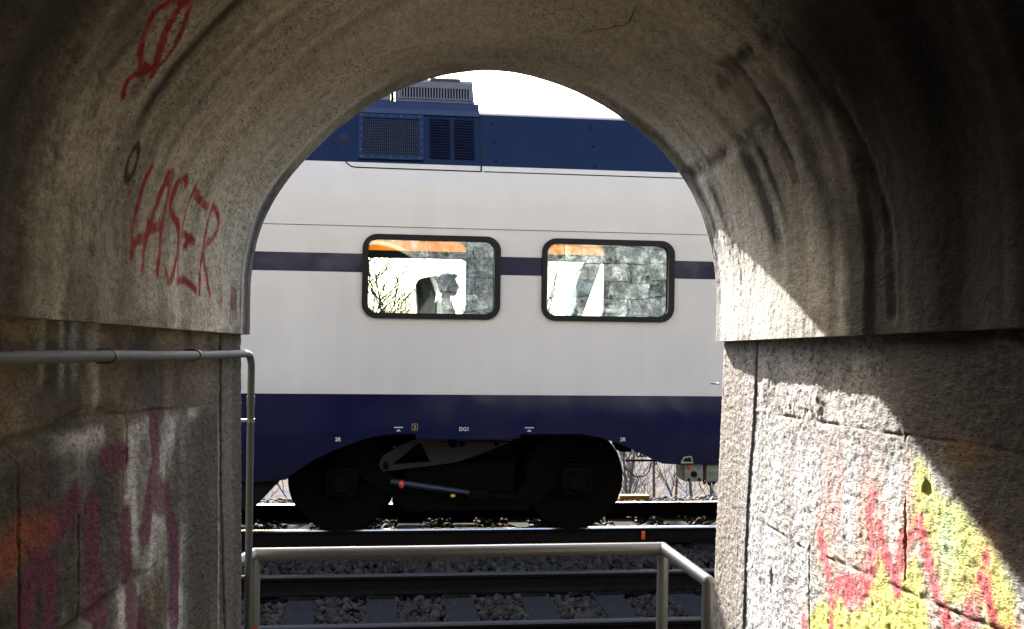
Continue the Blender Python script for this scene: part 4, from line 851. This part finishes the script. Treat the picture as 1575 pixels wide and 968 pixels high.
# ------------------------------------------------------------ handrail and conduit
hr = empty('handrail', (0, 5.1, .27)); tag(hr, 'pale tubular metal handrail in front of the tracks at the passage mouth', 'handrail')
hr.location = (0, 0, 0)
c1 = Vector((.905, 5.12, 1.160)); c2 = Vector((-1.005, 4.945, 1.154)); e1 = Vector((1.030, 4.685, 1.110)); e2 = Vector((-1.14, 4.70, 1.12))
def weld(a, b, t): return a + (b-a).normalized()*t
g = MB(); g.tube([c2, weld(c2, c1, .001), weld(c1, c2, .001), c1], .0295, 20); g.sphere(c1, .0297, 18); g.sphere(c2, .0297, 18); g.tube([c1, e1], .0285, 20); g.sphere(e1, .0287, 18); g.tube([c2, e2], .0285, 20); g.sphere(e2, .0287, 18)
g.build('top_rail', M['galv'], hr, smooth=50)
for p in (c1, c2, e1, e2):
    g = MB(); g.tube([(p.x, p.y, .262), (p.x, p.y, p.z-.01)], .0275, 18); g.lathe([(.262,.06),(.272,.06),(.274,.03)], (p.x, p.y, 0), 18, 'z'); po = g.build('post', M['galv'], hr, smooth=50)
    if p is c2: lp = po
g = MB()
for dx, dz in ((-.011, .004), (.011, .004)): g.sphere((c2.x+.0+dx, c2.y-.0275, .815+dz), (.014,.004,.010), 10)
g.sphere((c2.x, c2.y-.0275, .803), (.020,.004,.009), 10); st = g.build('sticker', M['red'], lp); st['label'] = 'small red sticker near the top of the left post'

cp = empty('conduit_pipe', (-.965, 4.6, .3)); cp.location = (0, 0, 0); tag(cp, 'grey conduit pipe running along the left wall and bending down at its end', 'pipe')
def cz(y): return 2.095 - .0334*(y-4.292)
def cx(y): return -.965
pts = [(cx(y), y, cz(y)+.002*math.sin(y*3)) for y in np.linspace(-3, 4.50, 26)]
pts += [(-.967, 4.55+.0*0, cz(4.55)), (-.969, 4.60, cz(4.6)-.006), (-.971, 4.635, cz(4.6)-.024), (-.972, 4.655, cz(4.6)-.05), (-.973, 4.66, cz(4.6)-.085), (-.973, 4.66, 1.9), (-.972, 4.66, 1.4), (-.97, 4.66, .275)]
g = MB(); g.tube(pts, .0155, 16); g.build('pipe_run', M['conduit'], cp, smooth=60)
for y in (1.95, 2.86, 3.72):
    g = MB(); p = Vector((cx(y), y, cz(y))); g.tube([p+Vector((0,-.009,0)), p+Vector((0,.009,0))], .0185, 16); g.box(p.x-.05, p.x-.0, y-.008, y+.008, p.z+.014, p.z+.020); g.box(p.x-.045, p.x-.0, y-.008, y+.008, p.z-.020, p.z-.014); g.build('pipe_clip', M['clip'], cp)
for z in (1.795, 1.12):
    g = MB(); g.tube([(-.973, 4.66, z-.008), (-.973, 4.66, z+.008)], .0185, 16); g.box(-1.03, -.973, 4.652, 4.668, z-.006, z+.006); g.sphere((-.992, 4.65, z), .006, 8); g.build('pipe_clip', M['galv'] if z > 1.5 else M['clip'], cp)
g = MB(); g.tube([(-.973, 4.66, 1.90), (-.973, 4.66, 1.86)], .0178, 16); g.build('pipe_joint', M['conduit'], cp)
g = MB(); g.tube([(1.012, 4.615, 1.985), (1.035, 4.615, 1.985)], .004, 8); g.tube([(1.035, 4.615, 1.985), (1.045, 4.60, 1.985)], .004, 8); o = g.build('wall_hook', M['galv']); tag(o, 'tiny metal hook at the sunlit edge of the right wall', 'hook')

# ------------------------------------------------------------ bare trees beyond the train
def bare_tree(x, y, h, seed, label, spread=1.0, r0=None, tw=.0095):
    rng = random.Random(seed); z0 = float(zfront(np.array(x), np.array(y))); tr = empty('bare_tree', (x, y, z0-.05)); tag(tr, label, 'tree', 'bare trees beyond the tracks')
    t = MB(); c = MB(); r0 = r0 or h*.011
    pts = [Vector((0,0,0))]; n = 9; d = Vector((rng.uniform(-.06,.06), rng.uniform(-.06,.06), 1))
    for k in range(n): d = (d + Vector((rng.uniform(-.07,.07), rng.uniform(-.07,.07), 0))).normalized(); pts.append(pts[-1] + d*h/n)
    t.tube(pts, [r0*(1-.9*k/n)+.004 for k in range(n+1)], 7); t.build('trunk', M['bark'], tr)
    def branch(p, d, L, r, lv):
        q = [p]; 
        for k in range(4): d = (d + Vector((rng.uniform(-.22,.22), rng.uniform(-.22,.22), rng.uniform(-.02,.22)))).normalized(); q.append(q[-1]+d*L/4)
        c.tube(q, [max(r*(1-.2*k), tw) for k in range(5)], 5 if lv < 2 else 4, cap=False)
        if lv < 3:
            for _ in range(rng.randint(3, 5)):
                k = rng.randint(1, 4); a = rng.uniform(0, 2*PI); e = (d + Vector((math.cos(a), math.sin(a), rng.uniform(-.1,.5)))*rng.uniform(.5,.95)).normalized(); branch(q[k], e, L*rng.uniform(.4,.62), r*.5, lv+1)
    for k in range(2, n+1):
        for _ in range(2 if k < 5 else 3):
            if k < 3 and rng.random() < .5: continue
            a = rng.uniform(0, 2*PI); branch(pts[k] if k < n+1 else pts[-1], Vector((math.cos(a)*spread, math.sin(a)*spread, rng.uniform(.5,1.1))).normalized(), h*(.30-.018*k)*rng.uniform(.7,1.1), r0*(.5-.035*k), 1)
    c.build('crown', M['bark'], tr, smooth=0)
# (direction from the opening, distance): trunks under the train on the right, crowns behind the left window
bare_tree(-2.55, 21, 8.6, 1, 'bare tree with spreading twigs behind the left half of the left train window', 1.1)
bare_tree(-3.3, 24, 8.8, 2, 'fine twigged bare tree at the left edge of the left train window', 1.0)
bare_tree(-1.9, 27, 8.4, 3, 'slim bare tree near the middle of the left train window', .9)
bare_tree(-2.9, 19, 7.6, 11, 'low bushy bare tree at the lower left corner of the left train window', 1.2)
bare_tree(-3.6, 30, 10.5, 12, 'tall distant bare tree at the far left of the left train window', 1.1)
bare_tree(-2.4, 33, 10.2, 13, 'distant bare tree with a rounded crown behind the left train window', 1.1)
bare_tree(1.5, 23, 9.6, 4, 'bare tree with a leaning bough behind the right train window', 1.2)
for i, (x, y, h, lab) in enumerate(((2.72, 19.5, 5.2, 'thin sapling seen beside the right wheel under the carriage'), (3.05, 21, 5.4, 'thin straight sapling under the carriage above the yellow block'), (3.22, 19, 5.0, 'dark thin sapling under the carriage right of the yellow block'), (3.75, 21.5, 5.5, 'slightly leaning sapling midway in the right gap under the carriage'), (3.72, 18.2, 4.6, 'dark leaning sapling left of the beige control panels'), (4.6, 21, 5.0, 'thin sapling below the beige control panels'), (-3.9, 20, 5.0, 'sapling in the left gap between underframe and wheel'), (2.5, 25, 6.0, 'distant sapling beside the edge of the right wheel'), (4.2, 26, 6.2, 'distant sapling behind the right gap under the carriage'))):
    bare_tree(x, y, h, 20+i, lab, .5, .035 if h > 5.1 else .03, .0045)
